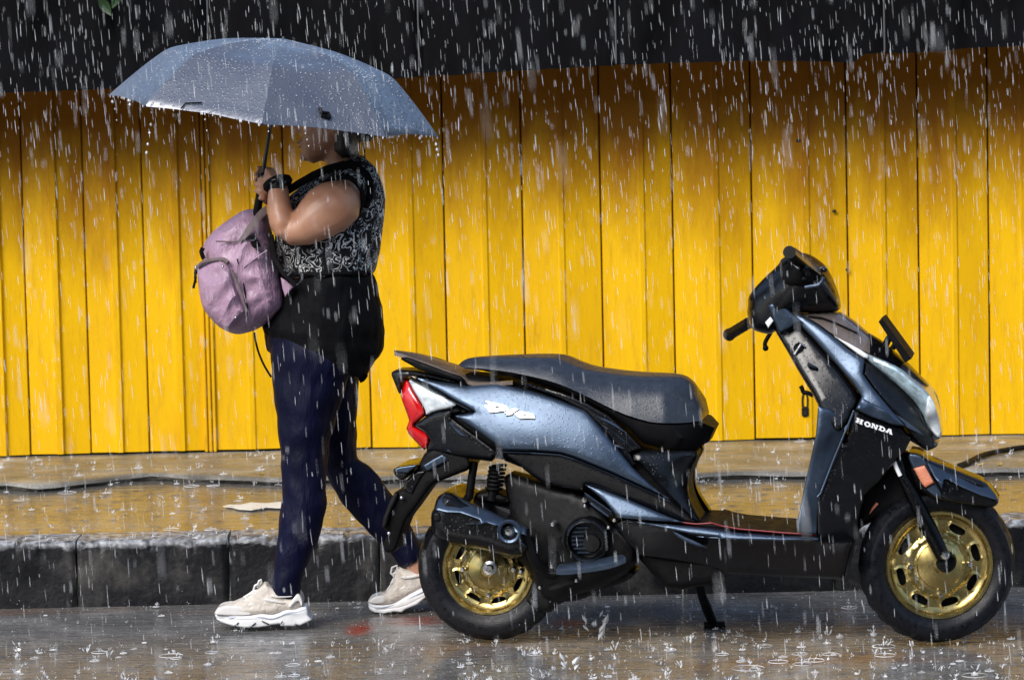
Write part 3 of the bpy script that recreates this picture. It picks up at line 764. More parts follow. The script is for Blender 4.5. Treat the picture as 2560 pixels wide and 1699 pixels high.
# grab rail: two blades joined at the rear
def slab(name, near, far, th, mat, par, n=26, yn=-.12, yf=.12):
    a = resample(chaikin(near, 1, False), n); b = resample(chaikin(far, 1, False), n)
    yn = np.interp(np.linspace(0, 1, n), np.linspace(0, 1, len(yn)), yn) if hasattr(yn, '__len__') else [yn] * n
    yf = np.interp(np.linspace(0, 1, n), np.linspace(0, 1, len(yf)), yf) if hasattr(yf, '__len__') else [yf] * n
    V = []; F = []
    for i in range(n):
        p = U(*a[i], yn[i]); q = U(*b[i], yf[i]); m_ = (p + q) / 2 + Vector((0, 0, th * .25))
        dz = Vector((0, 0, th))
        V += [p, m_, q, q - dz, m_ - dz, p - dz]
    for i in range(n - 1):
        for k in range(6): F.append((i * 6 + k, i * 6 + (k + 1) % 6, (i + 1) * 6 + (k + 1) % 6, (i + 1) * 6 + k))
    F.append(tuple(range(6))); F.append(tuple(range((n - 1) * 6, n * 6))[::-1])
    return mk(name, V, F, mat, par)
slab('grab_rail', b4((145, 165), (300, 210), (500, 280), (700, 350), (900, 430), (1100, 510), (1200, 590), (1500, 590), (1800, 570)), b4((145, 138), (330, 158), (540, 192), (700, 240), (900, 300), (1100, 360), (1300, 420), (1560, 490), (1820, 560)), .010, M['skysheen'], S, yn=[-.02, -.06, -.09, -.10, -.11], yf=[.02, .06, .09, .10, .11])
panel('grab_rail_blade', b4((232, 250), (270, 238), (340, 240), (500, 300), (700, 372), (900, 450), (1100, 505), (1160, 600), (1060, 560), (860, 520), (520, 430), (380, 350), (250, 280)), cdep(b4, (232, 250, .07), (700, 420, .095), (1150, 600, .11)), M['blackm'], S, sp=8, edge=7, lift=.008, thick=.03, mode='both', sm=1)

# --- rear mudguard and plate holder
mg = r5((760, 120), (960, 70), (1060, 76), (1245, 128), (1240, 150), (1270, 260), (1275, 335), (1100, 400), (900, 480), (820, 520), (770, 590), (700, 690), (600, 830), (530, 920), (500, 1000), (440, 1180), (400, 1290), (330, 1300), (280, 1280), (270, 1200), (330, 1060), (255, 1000), (270, 900), (345, 700), (400, 600), (500, 570), (520, 470), (640, 350), (700, 240))
panel('rear_mudguard', mg, cdep(r5, (760, 150, .07), (1200, 150, .09), (1000, 300, .085), (600, 500, .075), (400, 700, .07), (300, 1200, .06)), M['blackm'], S, sp=9, edge=9, mode='solid', k=.8, sm=1)
panel('mudguard_facet', r5((725, 290), (840, 220), (940, 165), (960, 168), (1015, 215), (1010, 235), (900, 290), (790, 350), (760, 345)), .088, M['paint'], S, sp=7, edge=5, lift=.004, mode='both', sm=0)
panel('mudguard_facet', r5((995, 120), (1055, 80), (1240, 130), (1190, 165), (1100, 165)), .092, M['paint'], S, sp=7, edge=5, lift=.003, mode='both', sm=0)
panel('mudguard_facet', r5((500, 570), (530, 470), (660, 360), (760, 350), (700, 430), (650, 520), (600, 620)), .079, M['black'], S, sp=7, edge=5, lift=.004, mode='both', sm=0)
panel('number_plate_bracket', r5((375, 370), (400, 315), (460, 300), (690, 272), (640, 320), (560, 378), (540, 440), (470, 462), (420, 420)), .10, M['black'], S, sp=6, edge=6, mode='solid', k=.85, sm=1)
panel('bracket_top', r5((395, 365), (410, 325), (465, 308), (670, 280), (630, 315), (550, 372)), .102, M['paint'], S, sp=6, edge=4, lift=.002, mode='both', sm=0)
panel('number_plate', r5((400, 600), (436, 600), (440, 640), (340, 860), (300, 1000), (255, 1010), (270, 900), (345, 700)), .085, M['engine'], S, sp=7, edge=4, mode='solid', k=.9, sm=0)
for q in ((480, 662), (335, 1070)):
    V_, F_ = ball(U(*r5(q)[0], -.088), .006, 8, 6); mk('plate_bolt', V_, F_, M['chrome'], S)
tube('mudguard_stay', [U(*p, -.06) for p in r5((1320, 250), (1290, 420), (1262, 640), (1250, 760))], .012, M['blackm'], S)

# --- shock absorber
sa, sb = U(*r5((1590, 290))[0], -.05), U(*r5((1520, 690))[0], -.05)
pts = []
for i in range(150):
    t = i / 149; p = sa.lerp(sb, t * .74); a = t * 2 * math.pi * 6.5
    pts.append(p + Vector((math.cos(a) * .021, math.sin(a) * .021, 0)))
shk = tube('shock_spring', pts, .0048, M['blackm'], S, 7)
tube('shock_body', [sa, sa.lerp(sb, .45), sa.lerp(sb, .46), sb], [.009, .009, .014, .016], M['blackm'], S, 12)
panel('air_duct', r5((1330, 610), (1400, 580), (1450, 575), (1500, 560), (1620, 600), (1750, 660), (1740, 760), (1300, 700)), .06, M['blackm'], S, sp=9, edge=14, mode='solid', k=.5, sm=1)

# --- silencer
panel('silencer', r5((820, 830), (850, 790), (885, 660), (960, 600), (1010, 586), (1080, 600), (1250, 690), (1500, 790), (1700, 900), (1925, 1000), (1925, 1110), (2000, 1250), (1900, 1330), (1750, 1370), (1600, 1330), (1400, 1250), (1200, 1230), (1000, 1190), (860, 1120), (820, 1000)), cdep(r5, (850, 800, .15), (1100, 750, .15), (1900, 1050, .15), (1500, 1250, .15)), M['black'], S, yc=-.05, sp=9, edge=26, mode='solid', k=.45, sm=1)
panel('heat_shield', r5((868, 800), (900, 690), (960, 620), (1010, 606), (1080, 620), (1250, 712), (1500, 812), (1700, 915), (1922, 1005), (1920, 1095), (1860, 1085), (1790, 1060), (1760, 990), (1690, 960), (1640, 985), (1560, 985), (1460, 950), (1420, 960), (1390, 970), (1240, 965), (1390, 945), (1380, 915), (1250, 868), (1160, 838), (1000, 832)), cdep(r5, (1000, 640, .168), (900, 800, .205), (1300, 760, .18), (1250, 850, .208), (1700, 930, .19), (1650, 980, .208), (1920, 1010, .195), (1900, 1090, .208)), M['paint'], S, sp=7, edge=7, lift=.006, thick=.03, mode='near', sm=0)
V_, F_ = lathe([(.034, -.004), (.030, -.009), (.024, -.006), (.024, .03)], 24, FT(U(*r5((1722, 1050))[0], -.212))); mk('bolt_cup', V_, F_, M['paint'], S)
V_, F_ = lathe([(0, -.010), (.010, -.009), (.016, -.003), (.016, .03)], 16, FT(U(*r5((1720, 1050))[0], -.205))); mk('shield_bolt', V_, F_, M['chrome'], S)
panel('silencer_end', r5((850, 830), (910, 836), (930, 870), (940, 930), (880, 945), (850, 920)), .196, M['engine'], S, sp=6, edge=6, lift=.006, mode='near', sm=1)
tube('exhaust_pipe', [U(x, y, Y) for (x, y), Y in zip(e8((300, 640), (420, 960), (560, 1060), (800, 1140), (960, 1160)), (-.17, -.15, -.1, -.06, -.02))], .016, M['engine'], S)

# --- engine and swing arm
panel('engine_block', c4((830, 250), (1050, 320), (1350, 380), (1500, 500), (1560, 600), (1640, 620), (1720, 700), (1700, 900), (1500, 1010), (1360, 1060), (1200, 1120), (1100, 1120), (1060, 1060), (1000, 900), (920, 830), (880, 600), (860, 420)), cdep(c4, (900, 400, .06), (1200, 500, .11), (1300, 800, .13), (1600, 800, .13), (1200, 1050, .09), (1050, 900, .09)), M['engine'], S, sp=14, edge=22, mode='solid', k=.55, sm=1)
fc = U(*e8((960, 710))[0], -.15)
rr_ = 195 / 4.2196 * k0
V_, F_ = lathe([(rr_ * 1.28, .03), (rr_ * 1.25, -.004), (rr_ * 1.12, -.016), (rr_ * 1.0, -.02), (rr_ * .96, -.014), (rr_ * .92, .0), (rr_ * .9, .006), (0, .006)], 56, FT(fc)); fan = mk('fan_cover', V_, F_, M['black'], S)
V_, F_ = lathe([(rr_ * 1.0, -.0205), (rr_ * .975, -.024), (rr_ * .955, -.018), (rr_ * .97, -.012)], 56, FT(fc), True); mk('cover_ring', V_, F_, M['engine'], S)
for k in range(7):
    z = .034 - k * .0115
    hw = math.sqrt(max(0, (rr_ * .88) ** 2 - z * z))
    box('cooling_fin', fc.x - hw * .95, fc.x - hw * .95 + .034, fc.y - .006, fc.y + .01, fc.z + z - .002, fc.z + z + .002, M['paint'], S, bev=.001)
V_, F_ = lathe([(rr_ * .5, -.002), (rr_ * .45, -.008), (0, -.009)], 32, FT(fc + Vector((.012, 0, -.01)))); mk('fan_hub', V_, F_, M['engine'], S)
for x, y, r_, in ((590, 990, .007), (600, 545, .008), (1250, 500, .007), (1190, 580, .006), (260, 1045, .007), (935, 290, .010), (940, 350, .006), (600, 845, .005), (850, 1140, .006), (465, 1212, .006), (1275, 470, .005)):
    V_, F_ = lathe([(0, -.008), (r_ * .7, -.007), (r_, 0), (r_, .03)], 10, FT(U(*e8((x, y))[0], -.155))); mk('engine_bolt', V_, F_, M['chrome'] if r_ > .0055 else M['engine'], S)
tube('cable', [U(x, y, -.15) for x, y in chaikin(e8((690, 680), (660, 700), (700, 800), (735, 870)), 2, False)], .004, M['engine'], S, 7)
tube('brake_cable', [U(x, y, -.12) for x, y in chaikin(e8((400, 965), (470, 1020), (520, 1060), (640, 1062)), 2, False)], .004, M['engine'], S, 7)
# folded pillion footrest and brackets
panel('pillion_footrest', e8((920, 200), (960, 220), (1240, 420), (1250, 460), (1200, 480), (1000, 340), (950, 280)), .165, M['black'], S, sp=7, edge=6, lift=.012, mode='both', sm=1)
panel('footrest_edge', e8((925, 205), (960, 222), (1225, 412), (1215, 428), (950, 245)), .178, M['paint'], S, sp=6, edge=4, lift=.004, mode='both', sm=0)
panel('footrest_edge', e8((985, 320), (1010, 318), (1200, 460), (1185, 478), (1000, 345)), .178, M['paint'], S, sp=6, edge=4, lift=.003, mode='both', sm=0)
# kick-start lever and stand levers
slab('kick_lever', e8((632, 1030), (700, 1036), (840, 1025), (1000, 1005), (1150, 980), (1280, 945), (1370, 905)), e8((670, 968), (740, 962), (860, 945), (1000, 925), (1150, 900), (1250, 875), (1330, 868)), .012, M['paint'], S, yn=-.185, yf=-.16)
slab('stand_lever', e8((560, 1205), (640, 1190), (740, 1150), (820, 1140)), e8((560, 1175), (640, 1145), (740, 1105), (830, 1110)), .010, M['engine'], S, yn=-.14, yf=-.12)
panel('swing_arm', e8((330, 1080), (440, 1030), (600, 1060), (800, 1100), (1040, 1040), (1200, 1060), (1460, 1020), (1480, 1060), (1400, 1140), (1200, 1210), (1050, 1250), (920, 1345), (660, 1370), (560, 1500), (380, 1420), (300, 1330), (440, 1200)), .07, M['engine'], S, sp=12, edge=14, mode='solid', k=.6, sm=1)
panel('belly_pan', e8((1640, 1060), (1500, 900), (1560, 760), (2100, 780), (2363, 800), (2363, 1190), (2160, 1200), (1960, 1235), (1800, 1220)), .11, M['blackm'], S, sp=12, edge=14, mode='solid', k=.7, sm=0)

# --- footboard
fb_low = [*e8((1240, 560), (1280, 640), (1400, 780), (1500, 870)), *c3((0, 930), (200, 985), (500, 1005), (870, 1020), (1040, 1032), (1075, 860), (1100, 760), (880, 760))]
fb_top = [*c1((1540, 1192), (1800, 1216), (2080, 1240), (2200, 1248), (2352, 1278)), *c3((300, 690), (600, 712), (860, 722))]
panel('footboard', fb_top + list(reversed(fb_low)), cdep(c3, (-600, 600, .15), (0, 660, .17), (860, 730, .17), (-300, 800, .15), (0, 900, .12), (500, 990, .10), (1040, 1000, .12)), M['black'], S, sp=15, edge=10, mode='solid', k=.85, sm=0)
panel('footboard_trim', [*c1((1546, 1196), (1800, 1222), (2080, 1250), (2352, 1290)), *c3((300, 706), (600, 728), (855, 738), (852, 752), (600, 758), (300, 752), (100, 740), (0, 728)), *c1((2200, 1310), (2000, 1288), (1750, 1236), (1600, 1206))],
      cdep(c3, (-600, 580, .156), (0, 665, .172), (0, 720, .182), (860, 735, .172), (860, 755, .18)), M['paint'], S, sp=8, edge=6, lift=.006, mode='both', sm=0)
panel('footboard_crease', e8((1880, 610), (1960, 660), (2120, 730), (2230, 790), (2230, 802), (2100, 775), (1950, 710), (1860, 640)), .168, M['paint'], S, sp=6, edge=5, lift=.006, mode='both', sm=1)
panel('floor_mat', [*e8((1700, 508), (1900, 520), (2110, 540), (2180, 540)), *e8((2363, 545)), *c3((120, 632), (200, 655), (300, 672), (600, 697), (842, 712), (842, 722), (600, 714), (300, 690), (0, 660)), *e8((2100, 560), (1800, 535))], .15, M['blackm'], S, sp=8, edge=4, mode='solid', k=.95, sm=0)
tube('mat_piping', [U(x, y, -.15) for x, y in [*e8((1705, 508), (1900, 522), (2110, 545), (2200, 540), (2280, 536)), *c3((90, 628), (180, 655), (300, 676), (600, 702), (842, 716))]], .0022, M['redline'], S, 6)

# --- leg shield and front
panel('leg_shield', [*c2((870, 1240), (960, 1260), (1060, 1380), (1045, 1560)), *c3((1040, 0), (960, 200), (870, 430), (850, 640), (842, 715), (720, 705), (705, 640), (770, 330), (815, 130), (840, 10))], cdep(c3, (840, 20, .19), (705, 640, .19), (1000, 100, .15), (850, 650, .15)), M['paint'], S, sp=12, edge=12, lift=.006, mode='both', sm=0)
ins = [*c2((500, 480), (560, 500), (680, 590), (1000, 940), (1180, 1170), (1140, 1260), (1060, 1400), (1000, 1440), (880, 1290), (860, 1200), (740, 1010), (640, 830), (560, 700), (520, 600))]
panel('inner_panel', ins, cdep(c2, (520, 560, .06), (640, 700, .075), (740, 1000, .13), (1000, 1000, .13), (880, 1280, .18), (1140, 1250, .16), (700, 620, .07)), M['black'], S, sp=13, edge=14, mode='solid', k=.75, sm=1)
panel('outer_shield', [*c2((1130, 1265), (1210, 1290), (1490, 1390), (1480, 1400), (1560, 1480), (1650, 1560)), *c3((1500, 60), (1460, 140), (1400, 200), (1300, 330), (1180, 440), (1130, 640), (1110, 760), (1075, 860), (1040, 1030), (870, 1000), (842, 715), (838, 470), (870, 430), (960, 200), (1040, 10)), *c2((1060, 1500), (1110, 1320))],
      cdep(c3, (1040, 20, .17), (870, 440, .17), (842, 700, .155), (900, 950, .11), (1300, 200, .14), (1480, 60, .12), (1100, 700, .12), *[(c2((1200, 1300))[0][0] * 0 + 1150, -100, .165)]), M['black'], S, sp=13, edge=10, mode='solid', k=.86, sm=0)
tube('shield_edge', [U(x, y, -.178) for x, y in [*c2((1125, 1270), (1090, 1360)), *c3((1040, 5), (960, 200), (872, 428), (850, 450))]], .003, M['paint'], S, 6)
# painted front cowl
cw = cdep(c2, (670, 590, .072), (760, 590, .078), (960, 725, .105), (1190, 900, .128), (1000, 930, .128), (1190, 1000, .145), (1180, 1170, .158), (1140, 1260, .172), (1340, 1200, .16), (1480, 1375, .152), (1300, 1290, .17))
panel('front_cowl', c2((668, 588), (720, 580), (760, 590), (860, 650), (960, 728), (1080, 830), (1200, 905), (1190, 1010), (1260, 1110), (1360, 1230), (1490, 1382), (1400, 1372), (1230, 1308), (1138, 1262), (1180, 1172), (1120, 1080), (1000, 940), (840, 760)), cw, M['paint'], S, sp=11, edge=12, lift=.010, mode='both', sm=0, ang=50)
panel('cowl_crease', c2((1185, 1180), (1230, 1205), (1360, 1270), (1484, 1378), (1400, 1366), (1230, 1302), (1144, 1258)), cdep(c2, (1185, 1180, .176), (1300, 1250, .176), (1484, 1380, .16), (1144, 1258, .19)), M['paint'], S, sp=8, edge=8, lift=.004, mode='both', sm=0)
# black garnish under the lens
panel('front_garnish', c2((1200, 905), (1290, 960), (1400, 1060), (1520, 1180), (1600, 1280), (1640, 1385), (1735, 1470), (1690, 1490), (1728, 1505), (1715, 1530), (1650, 1560), (1560, 1480), (1490, 1390), (1360, 1240), (1260, 1110), (1192, 1012)), cdep(c2, (1200, 920, .125), (1400, 1150, .13), (1640, 1400, .09), (1720, 1500, .05), (1490, 1390, .14)), M['black'], S, sp=11, edge=10, mode='solid', k=.85, sm=0)
panel('garnish_facet', c2((1400, 1280), (1480, 1330), (1600, 1420), (1620, 1450), (1500, 1392)), .142, M['paint'], S, sp=8, edge=6, lift=.004, mode='both', sm=0)
# headlamp lens
panel('headlight', c2((958, 730), (1040, 760), (1230, 865), (1400, 935), (1480, 985), (1560, 1060), (1640, 1125), (1690, 1190), (1725, 1290), (1752, 1430), (1738, 1478), (1690, 1440), (1640, 1385), (1610, 1285), (1520, 1170), (1380, 1045), (1200, 905)), cdep(c2, (958, 730, .105), (1230, 880, .13), (1500, 1080, .13), (1650, 1200, .11), (1740, 1440, .07)), M['shinelens'], S, sp=8, edge=12, mode='solid', k=.7, sm=1)
panel('headlight_lens', c2((1655, 1150), (1690, 1195), (1722, 1290), (1748, 1425), (1735, 1470), (1690, 1432), (1655, 1370), (1630, 1290)), cdep(c2, (1650, 1200, .112), (1740, 1440, .072)), M['lens'], S, sp=8, edge=10, lift=.006, mode='both', sm=1)
panel('lens_strip', c2((968, 732), (1040, 764), (1230, 870), (1225, 900), (1190, 895), (1080, 812)), cdep(c2, (968, 732, .107), (1230, 880, .128)), M['white'], S, sp=7, edge=7, lift=.006, mode='both', sm=1)
# upper front: nose with sky reflection in its colour, black visor
rails('nose_panel', [(c2((740, 578), (860, 572), (1000, 574), (1080, 618), (1230, 735)), [.02, .03, .04, .04, .03]), (c2((745, 582), (870, 590), (1000, 610), (1090, 660), (1240, 770)), [.06, .07, .07, .07, .07]), (c2((760, 590), (870, 650), (965, 722), (1080, 790), (1240, 866)), [.078, .1, .108, .115, .125])], 24, M['skysheen'], S, sm=1)
rails('visor', [(c2((1225, 730), (1330, 790), (1480, 925), (1600, 1040), (1655, 1100)), [.03, .03, .03, .02, .01]), (c2((1230, 780), (1340, 840), (1480, 950), (1600, 1055), (1652, 1102)), [.07, .08, .08, .06, .03]), (c2((1232, 862), (1330, 905), (1400, 940), (1560, 1055), (1650, 1104)), [.125, .12, .11, .08, .03])], 24, M['black'], S, sm=1)
tube('nose_seam', [U(x, y, -.085) for x, y in c2((800, 600), (900, 612), (1000, 650), (1150, 720))], .003, M['blackm'], S, 6)
# front number plate, seen edge on
a, b = c2((1328, 612), (1524, 898)); A_, B_ = U(*a, 0), U(*b, 0); dv = (B_ - A_).normalized(); nn = Vector((-dv.z, 0, dv.x)) * .011
Vp = []
for y in (-.085, .085):
    for p in (A_ + nn * .6, B_ + nn * 1.0, B_ - nn * .9, A_ - nn * .6): Vp.append(p + FR['n'] * y)
mk('number_plate', Vp, [(0, 1, 2, 3), (7, 6, 5, 4), (0, 4, 5, 1), (1, 5, 6, 2), (2, 6, 7, 3), (3, 7, 4, 0)], M['blackm'], S)
tube('plate_stalk', [U(*p, -.03) for p in c2((1400, 740), (1372, 760), (1352, 800), (1340, 830))], .010, M['blackm'], S)
tube('plate_stalk', [U(*p, .03) for p in c2((1440, 770), (1420, 800), (1400, 830))], .008, M['blackm'], S)

# --- front mudguard and fork
panel('front_mudguard', c3((1462, 138), (1560, 146), (1640, 200), (1760, 242), (1900, 298), (2030, 352), (2095, 430), (2122, 482), (2100, 518), (2040, 526), (1900, 505), (1740, 488), (1712, 470), (1600, 440), (1540, 400), (1500, 300)), cdep(c3, (1500, 200, .07), (1900, 350, .065), (2100, 480, .05), (1700, 450, .075)), M['black'], S, sp=9, edge=12, mode='solid', k=.7, sm=1)
panel('mudguard_side', c3((1466, 142), (1568, 152), (1600, 200), (1650, 300), (1722, 430), (1712, 468), (1650, 440), (1590, 385), (1520, 260)), cdep(c3, (1500, 160, .085), (1700, 460, .085)), M['paint'], S, sp=8, edge=8, lift=.006, thick=.02, mode='both', sm=1)
panel('mudguard_top', c3((1600, 185), (1650, 200), (1760, 242), (1900, 298), (2030, 352), (2095, 430), (2118, 480), (1990, 440), (1860, 385), (1760, 330), (1735, 330), (1722, 400), (1660, 300)), cdep(c3, (1620, 190, .055), (1760, 250, .05), (1740, 330, .085), (2030, 360, .04), (2100, 470, .066), (1900, 400, .08)), M['paint'], S, sp=8, edge=7, lift=.006, thick=.015, mode='both', sm=0)
panel('side_reflector', c3((1522, 252), (1600, 230), (1612, 250), (1668, 352), (1606, 388), (1580, 360)), .098, M['orange'], S, sp=7, edge=5, lift=.006, mode='both', sm=0)
panel('reflector_base', c3((1505, 262), (1522, 246), (1606, 222), (1620, 248), (1676, 358), (1606, 398), (1570, 370)), .090, M['blackm'], S, sp=7, edge=5, lift=.004, mode='both', sm=0)
for s in (-1, 1):
    f1 = [U(*p, Y * -s) for p, Y in zip(c3((1400, 120), (1440, 300), (1520, 450), (1640, 690), (1735, 880)), (-.085, -.088, -.09, -.092, -.094))]
    if s > 0: f1 = [Vector((v.x, v.y, v.z)) for v in [U(*p, -Y) for p, Y in zip(c3((1400, 120), (1440, 300), (1520, 450), (1640, 690), (1735, 880)), (.085, .088, .09, .092, .094))]]
    fk = tube('fork_leg', f1, [.013, .015, .019, .022, .019], M['black'], S, 16)
    if s < 0 or True:
        V_, F_ = lathe([(.0, -.024), (.012, -.022), (.014, -.012), (.026, -.010), (.028, .0), (.028, .035)], 20, FT(f1[-1] + Vector((.006, 0 if s > 0 else 0, -.012)))); mk('axle_clamp', V_, F_, M['black'], S)
V_, F_ = lathe([(0, -.014), (.009, -.013), (.0125, -.008), (.0125, .02)], 8, FT(U(*c3((1746, 862))[0], -.118))); mk('axle_bolt', V_, F_, M['chrome'], S)
tube('axle', [U(*c3((1715, 905))[0], -.09), U(*c3((1715, 905))[0], .09)], .012, M['engine'], S)
tube('fork_sticker', [U(*p, -.104) for p in c3((1384, 198), (1402, 245), (1430, 304))], .006, M['white'], S, 8)
panel('steering_column', c3((1130, 380), (1300, 300), (1400, 130), (1500, 140), (1560, 330), (1540, 480), (1400, 560), (1300, 600), (1180, 650), (1120, 700)), .05, M['blackm'], S, sp=12, edge=20, mode='solid', k=.4, sm=1)
panel('amber_clip', c3((1262, 488), (1280, 500), (1240, 545), (1212, 575), (1230, 530)), .06, M['orange'], S, sp=6, edge=5, lift=.003, mode='near', sm=0)
# side stand on the far side
g_t = ground_at(*dd((1645, 1446))[0], 0)
tube('side_stand', [U(*dd((1612, 1340))[0], .12), U(*dd((1622, 1380))[0], .17), Vector((g_t.x - .018, g_t.y - .04, .06)), Vector((g_t.x, g_t.y, .012))], [.012, .013, .015, .013], M['blackm'], S)
tube('stand_foot', [Vector((g_t.x - .025, g_t.y, .006)), Vector((g_t.x + .035, g_t.y, .006))], .011, M['blackm'], S)
# luggage hook and ignition lock
tube('luggage_hook', [U(x, y, -.02) for x, y in chaikin(c2((835, 1165), (790, 1140), (765, 1145), (755, 1110), (745, 1095)), 2, False)], .006, M['blackm'], S, 8)
kp = U(*c2((735, 830))[0], -.094)
V_, F_ = lathe([(0, -.012), (.010, -.012), (.016, -.004), (.018, .02)], 18, FT(kp)); mk('ignition_lock', V_, F_, M['engine'], S)
tube('ignition_key', [kp + Vector((-.014, -.014, -.014)), kp + Vector((.004, -.016, .014)), kp + Vector((.014, -.014, .008))], .004, M['chrome'], S, 8)
panel('inner_facet', c2((790, 950), (800, 925), (870, 965), (860, 975)), .133, M['paint'], S, sp=6, edge=5, lift=.012, mode='both', sm=0)

# --- handlebar cover, grips, levers
panel('handlebar_cover', b3((470, 860), (540, 750), (700, 580), (860, 440), (910, 340), (1010, 320), (1100, 290), (1240, 340), (1390, 450), (1460, 520), (1540, 640), (1640, 830), (1675, 980), (1660, 1020), (1600, 1046), (1400, 1058), (1160, 1050), (1020, 1060), (900, 1200), (800, 1330), (700, 1330), (560, 1290), (500, 1240), (455, 1060), (470, 960)), cdep(b3, (480, 900, .06), (700, 620, .07), (900, 400, .10), (1100, 500, .15), (1500, 700, .12), (1640, 980, .06), (1200, 1000, .10), (700, 1200, .09), (900, 800, .13)), M['black'], S, sp=9, edge=30, mode='solid', k=.35, sm=1)
panel('switch_housing', b3((890, 420), (960, 350), (1080, 360), (1200, 420), (1330, 470), (1430, 520), (1440, 580), (1380, 660), (1220, 720), (1100, 700), (980, 700), (900, 600)), cdep(b3, (900, 450, .13), (1150, 500, .17), (1400, 560, .14)), M['blackm'], S, sp=9, edge=14, lift=.012, mode='near', sm=1)
tube('cover_lip', [U(x, y, -.178) for x, y in b3((1215, 722), (1300, 706), (1390, 690), (1440, 640), (1460, 590))], .0055, M['paint'], S, 8)
panel('lever_pivot', b3((1040, 410), (1090, 405), (1140, 440), (1165, 500), (1130, 500), (1080, 460)), .188, M['chrome'], S, sp=5, edge=5, lift=.006, mode='near', sm=1)
for x, y, r_ in ((1225, 490, .010), (1245, 545, .008), (940, 390, .009), (1205, 605, .006)):
    V_, F_ = lathe([(0, -.012), (r_ * .7, -.011), (r_, -.003), (r_, .02)], 12, FT(U(*b3((x, y))[0], -.185))); mk('switch_knob', V_, F_, M['engine'], S)
# near grip points at the viewer, seen almost end on
gA, gB = U(*b3((1190, 440))[0], -.13), U(*b3((1010, 262))[0], -.33)
def grip(name, a, b, r_):
    pts = [a.lerp(b, t) for t in np.linspace(0, 1, 12)]
    return tube(name, pts, [r_ * (1.0 if i % 2 else .93) for i in range(11)] + [r_ * 1.12], M['blackm'], S, 18)
grip('handle_grip', gA, gB, .0155)
slab('brake_lever', [(p[0], p[1] + 2) for p in b3((1420, 490), (1300, 400), (1180, 300), (1080, 215))], b3((1400, 450), (1290, 360), (1190, 280), (1075, 198)), .012, M['skysheen'], S, yn=[-.15, -.2, -.27, -.33], yf=[-.14, -.19, -.26, -.32])
V_, F_ = ball(U(*b3((1465, 490))[0], -.14), (.010, .012, .008)); mk('lever_end', V_, F_, M['black'], S)
tube('lever_bracket', [U(*b3((1400, 480))[0], -.14), U(*b3((1500, 470))[0], -.14)], .006, M['black'], S, 8)
# far grip, turned back behind the cover
fa, fb = U(*b3((490, 1180))[0], .16), U(*b3((225, 1340))[0], .34)
grip('handle_grip', fa, fb, .0165)
tube('handlebar', smooth3([U(*b3((900, 900))[0], .0), U(*b3((720, 1040))[0], .08), fa, fa.lerp(fb, .2)]), .0135, M['blackm'], S, 12)
tube('brake_lever', [U(x, y, .2) for x, y in chaikin(b3((770, 1310), (720, 1390), (690, 1450), (695, 1500)), 2, False)], .006, M['blackm'], S, 8)
V_, F_ = ball(U(*b3((700, 1515))[0], .2), .0085); mk('lever_ball', V_, F_, M['blackm'], S)
panel('column_cover', b3((730, 960), (800, 900), (880, 900), (1000, 1010), (1180, 1170), (1080, 1220), (900, 1320), (860, 1280), (800, 1150)), .10, M['paint'], S, sp=8, edge=10, lift=.01, mode='near', sm=0)
panel('sticker', b3((694, 1180), (765, 1106), (804, 1160), (736, 1250)), .115, M['white'], S, sp=6, edge=4, lift=.002, mode='near', sm=0)
tube('column_gap', [U(*p, -.088) for p in b3((890, 1330), (1000, 1270), (1100, 1215))], .005, M['blackm'], S, 6)

# --- lettering
def flat(name, loops, dp, off, mat, par, sp=5):
    "raised flat letter: outline then holes, in photograph pixels"
    V, fs, LI, ds = tri2d(loops[0], loops[1:], sp)
    n = len(V); a = [U(x, y, -(dp(x, y) + off)) for x, y in V]; b = [U(x, y, -(dp(x, y) + off - .004)) for x, y in V]
    F = [tuple(f) for f in fs] + [tuple(n + i for i in f) for f in fs]
    for lp in LI:
        for p, q in zip(lp, lp[1:] + lp[:1]): F.append((p, q, n + q, n + p))
    return mk(name, a + b, F, mat, par, ang=25)
spd = lambda x, y: sp_dep(x, y) + .010
EMB = ([(300, 290), (345, 275), (600, 340), (900, 410), (1000, 450), (1040, 520), (1075, 590), (1000, 600), (700, 640), (460, 665), (420, 620), (265, 450), (290, 410), (480, 390), (400, 370), (320, 315)], [(930, 665), (1085, 590), (1140, 550), (1240, 520), (1400, 555), (1330, 600), (1200, 690), (1180, 730), (1080, 745), (980, 760), (1020, 715)], [(1250, 705), (1400, 620), (1520, 625), (1880, 700), (1935, 860), (1640, 850), (1450, 865), (1380, 820), (1290, 745)])
for e_ in EMB: flat('emblem_shadow', [lo1(*[(x + 8, y + 36) for x, y in e_])], spd, .0022, M['blackm'], S, 1.5)  # black letter copies set lower as painted shadow edges
flat('emblem_letter', [lo1((300, 290), (345, 275), (600, 340), (900, 410), (1000, 450), (1040, 520), (1075, 590), (1000, 600), (700, 640), (460, 665), (420, 620), (265, 450), (290, 410), (480, 390), (400, 370), (320, 315)), lo1((540, 515), (690, 458), (860, 510), (700, 522))], spd, .0055, M['letter'], S, 1.2)
flat('emblem_letter', [lo1((930, 665), (1085, 590), (1140, 550), (1240, 520), (1400, 555), (1330, 600), (1200, 690), (1180, 730), (1080, 745), (980, 760), (1020, 715))], spd, .0055, M['letter'], S, 1.2)
flat('emblem_letter', [lo1((1250, 705), (1400, 620), (1520, 625), (1880, 700), (1935, 860), (1640, 850), (1450, 865), (1380, 820), (1290, 745)), lo1((1490, 735), (1540, 712), (1730, 760), (1600, 765))], spd, .0055, M['letter'], S, 1.2)
hd = lambda x, y: .172
def letter(pts, o, ux, uy): return [lo2((o[0] + ux[0] * x + uy[0] * y, o[1] + ux[1] * x + uy[1] * y))[0] for x, y in pts]
UX, UY = (.935, .40), (-.30, .95)     # along the word, down the letter
Hh = 205
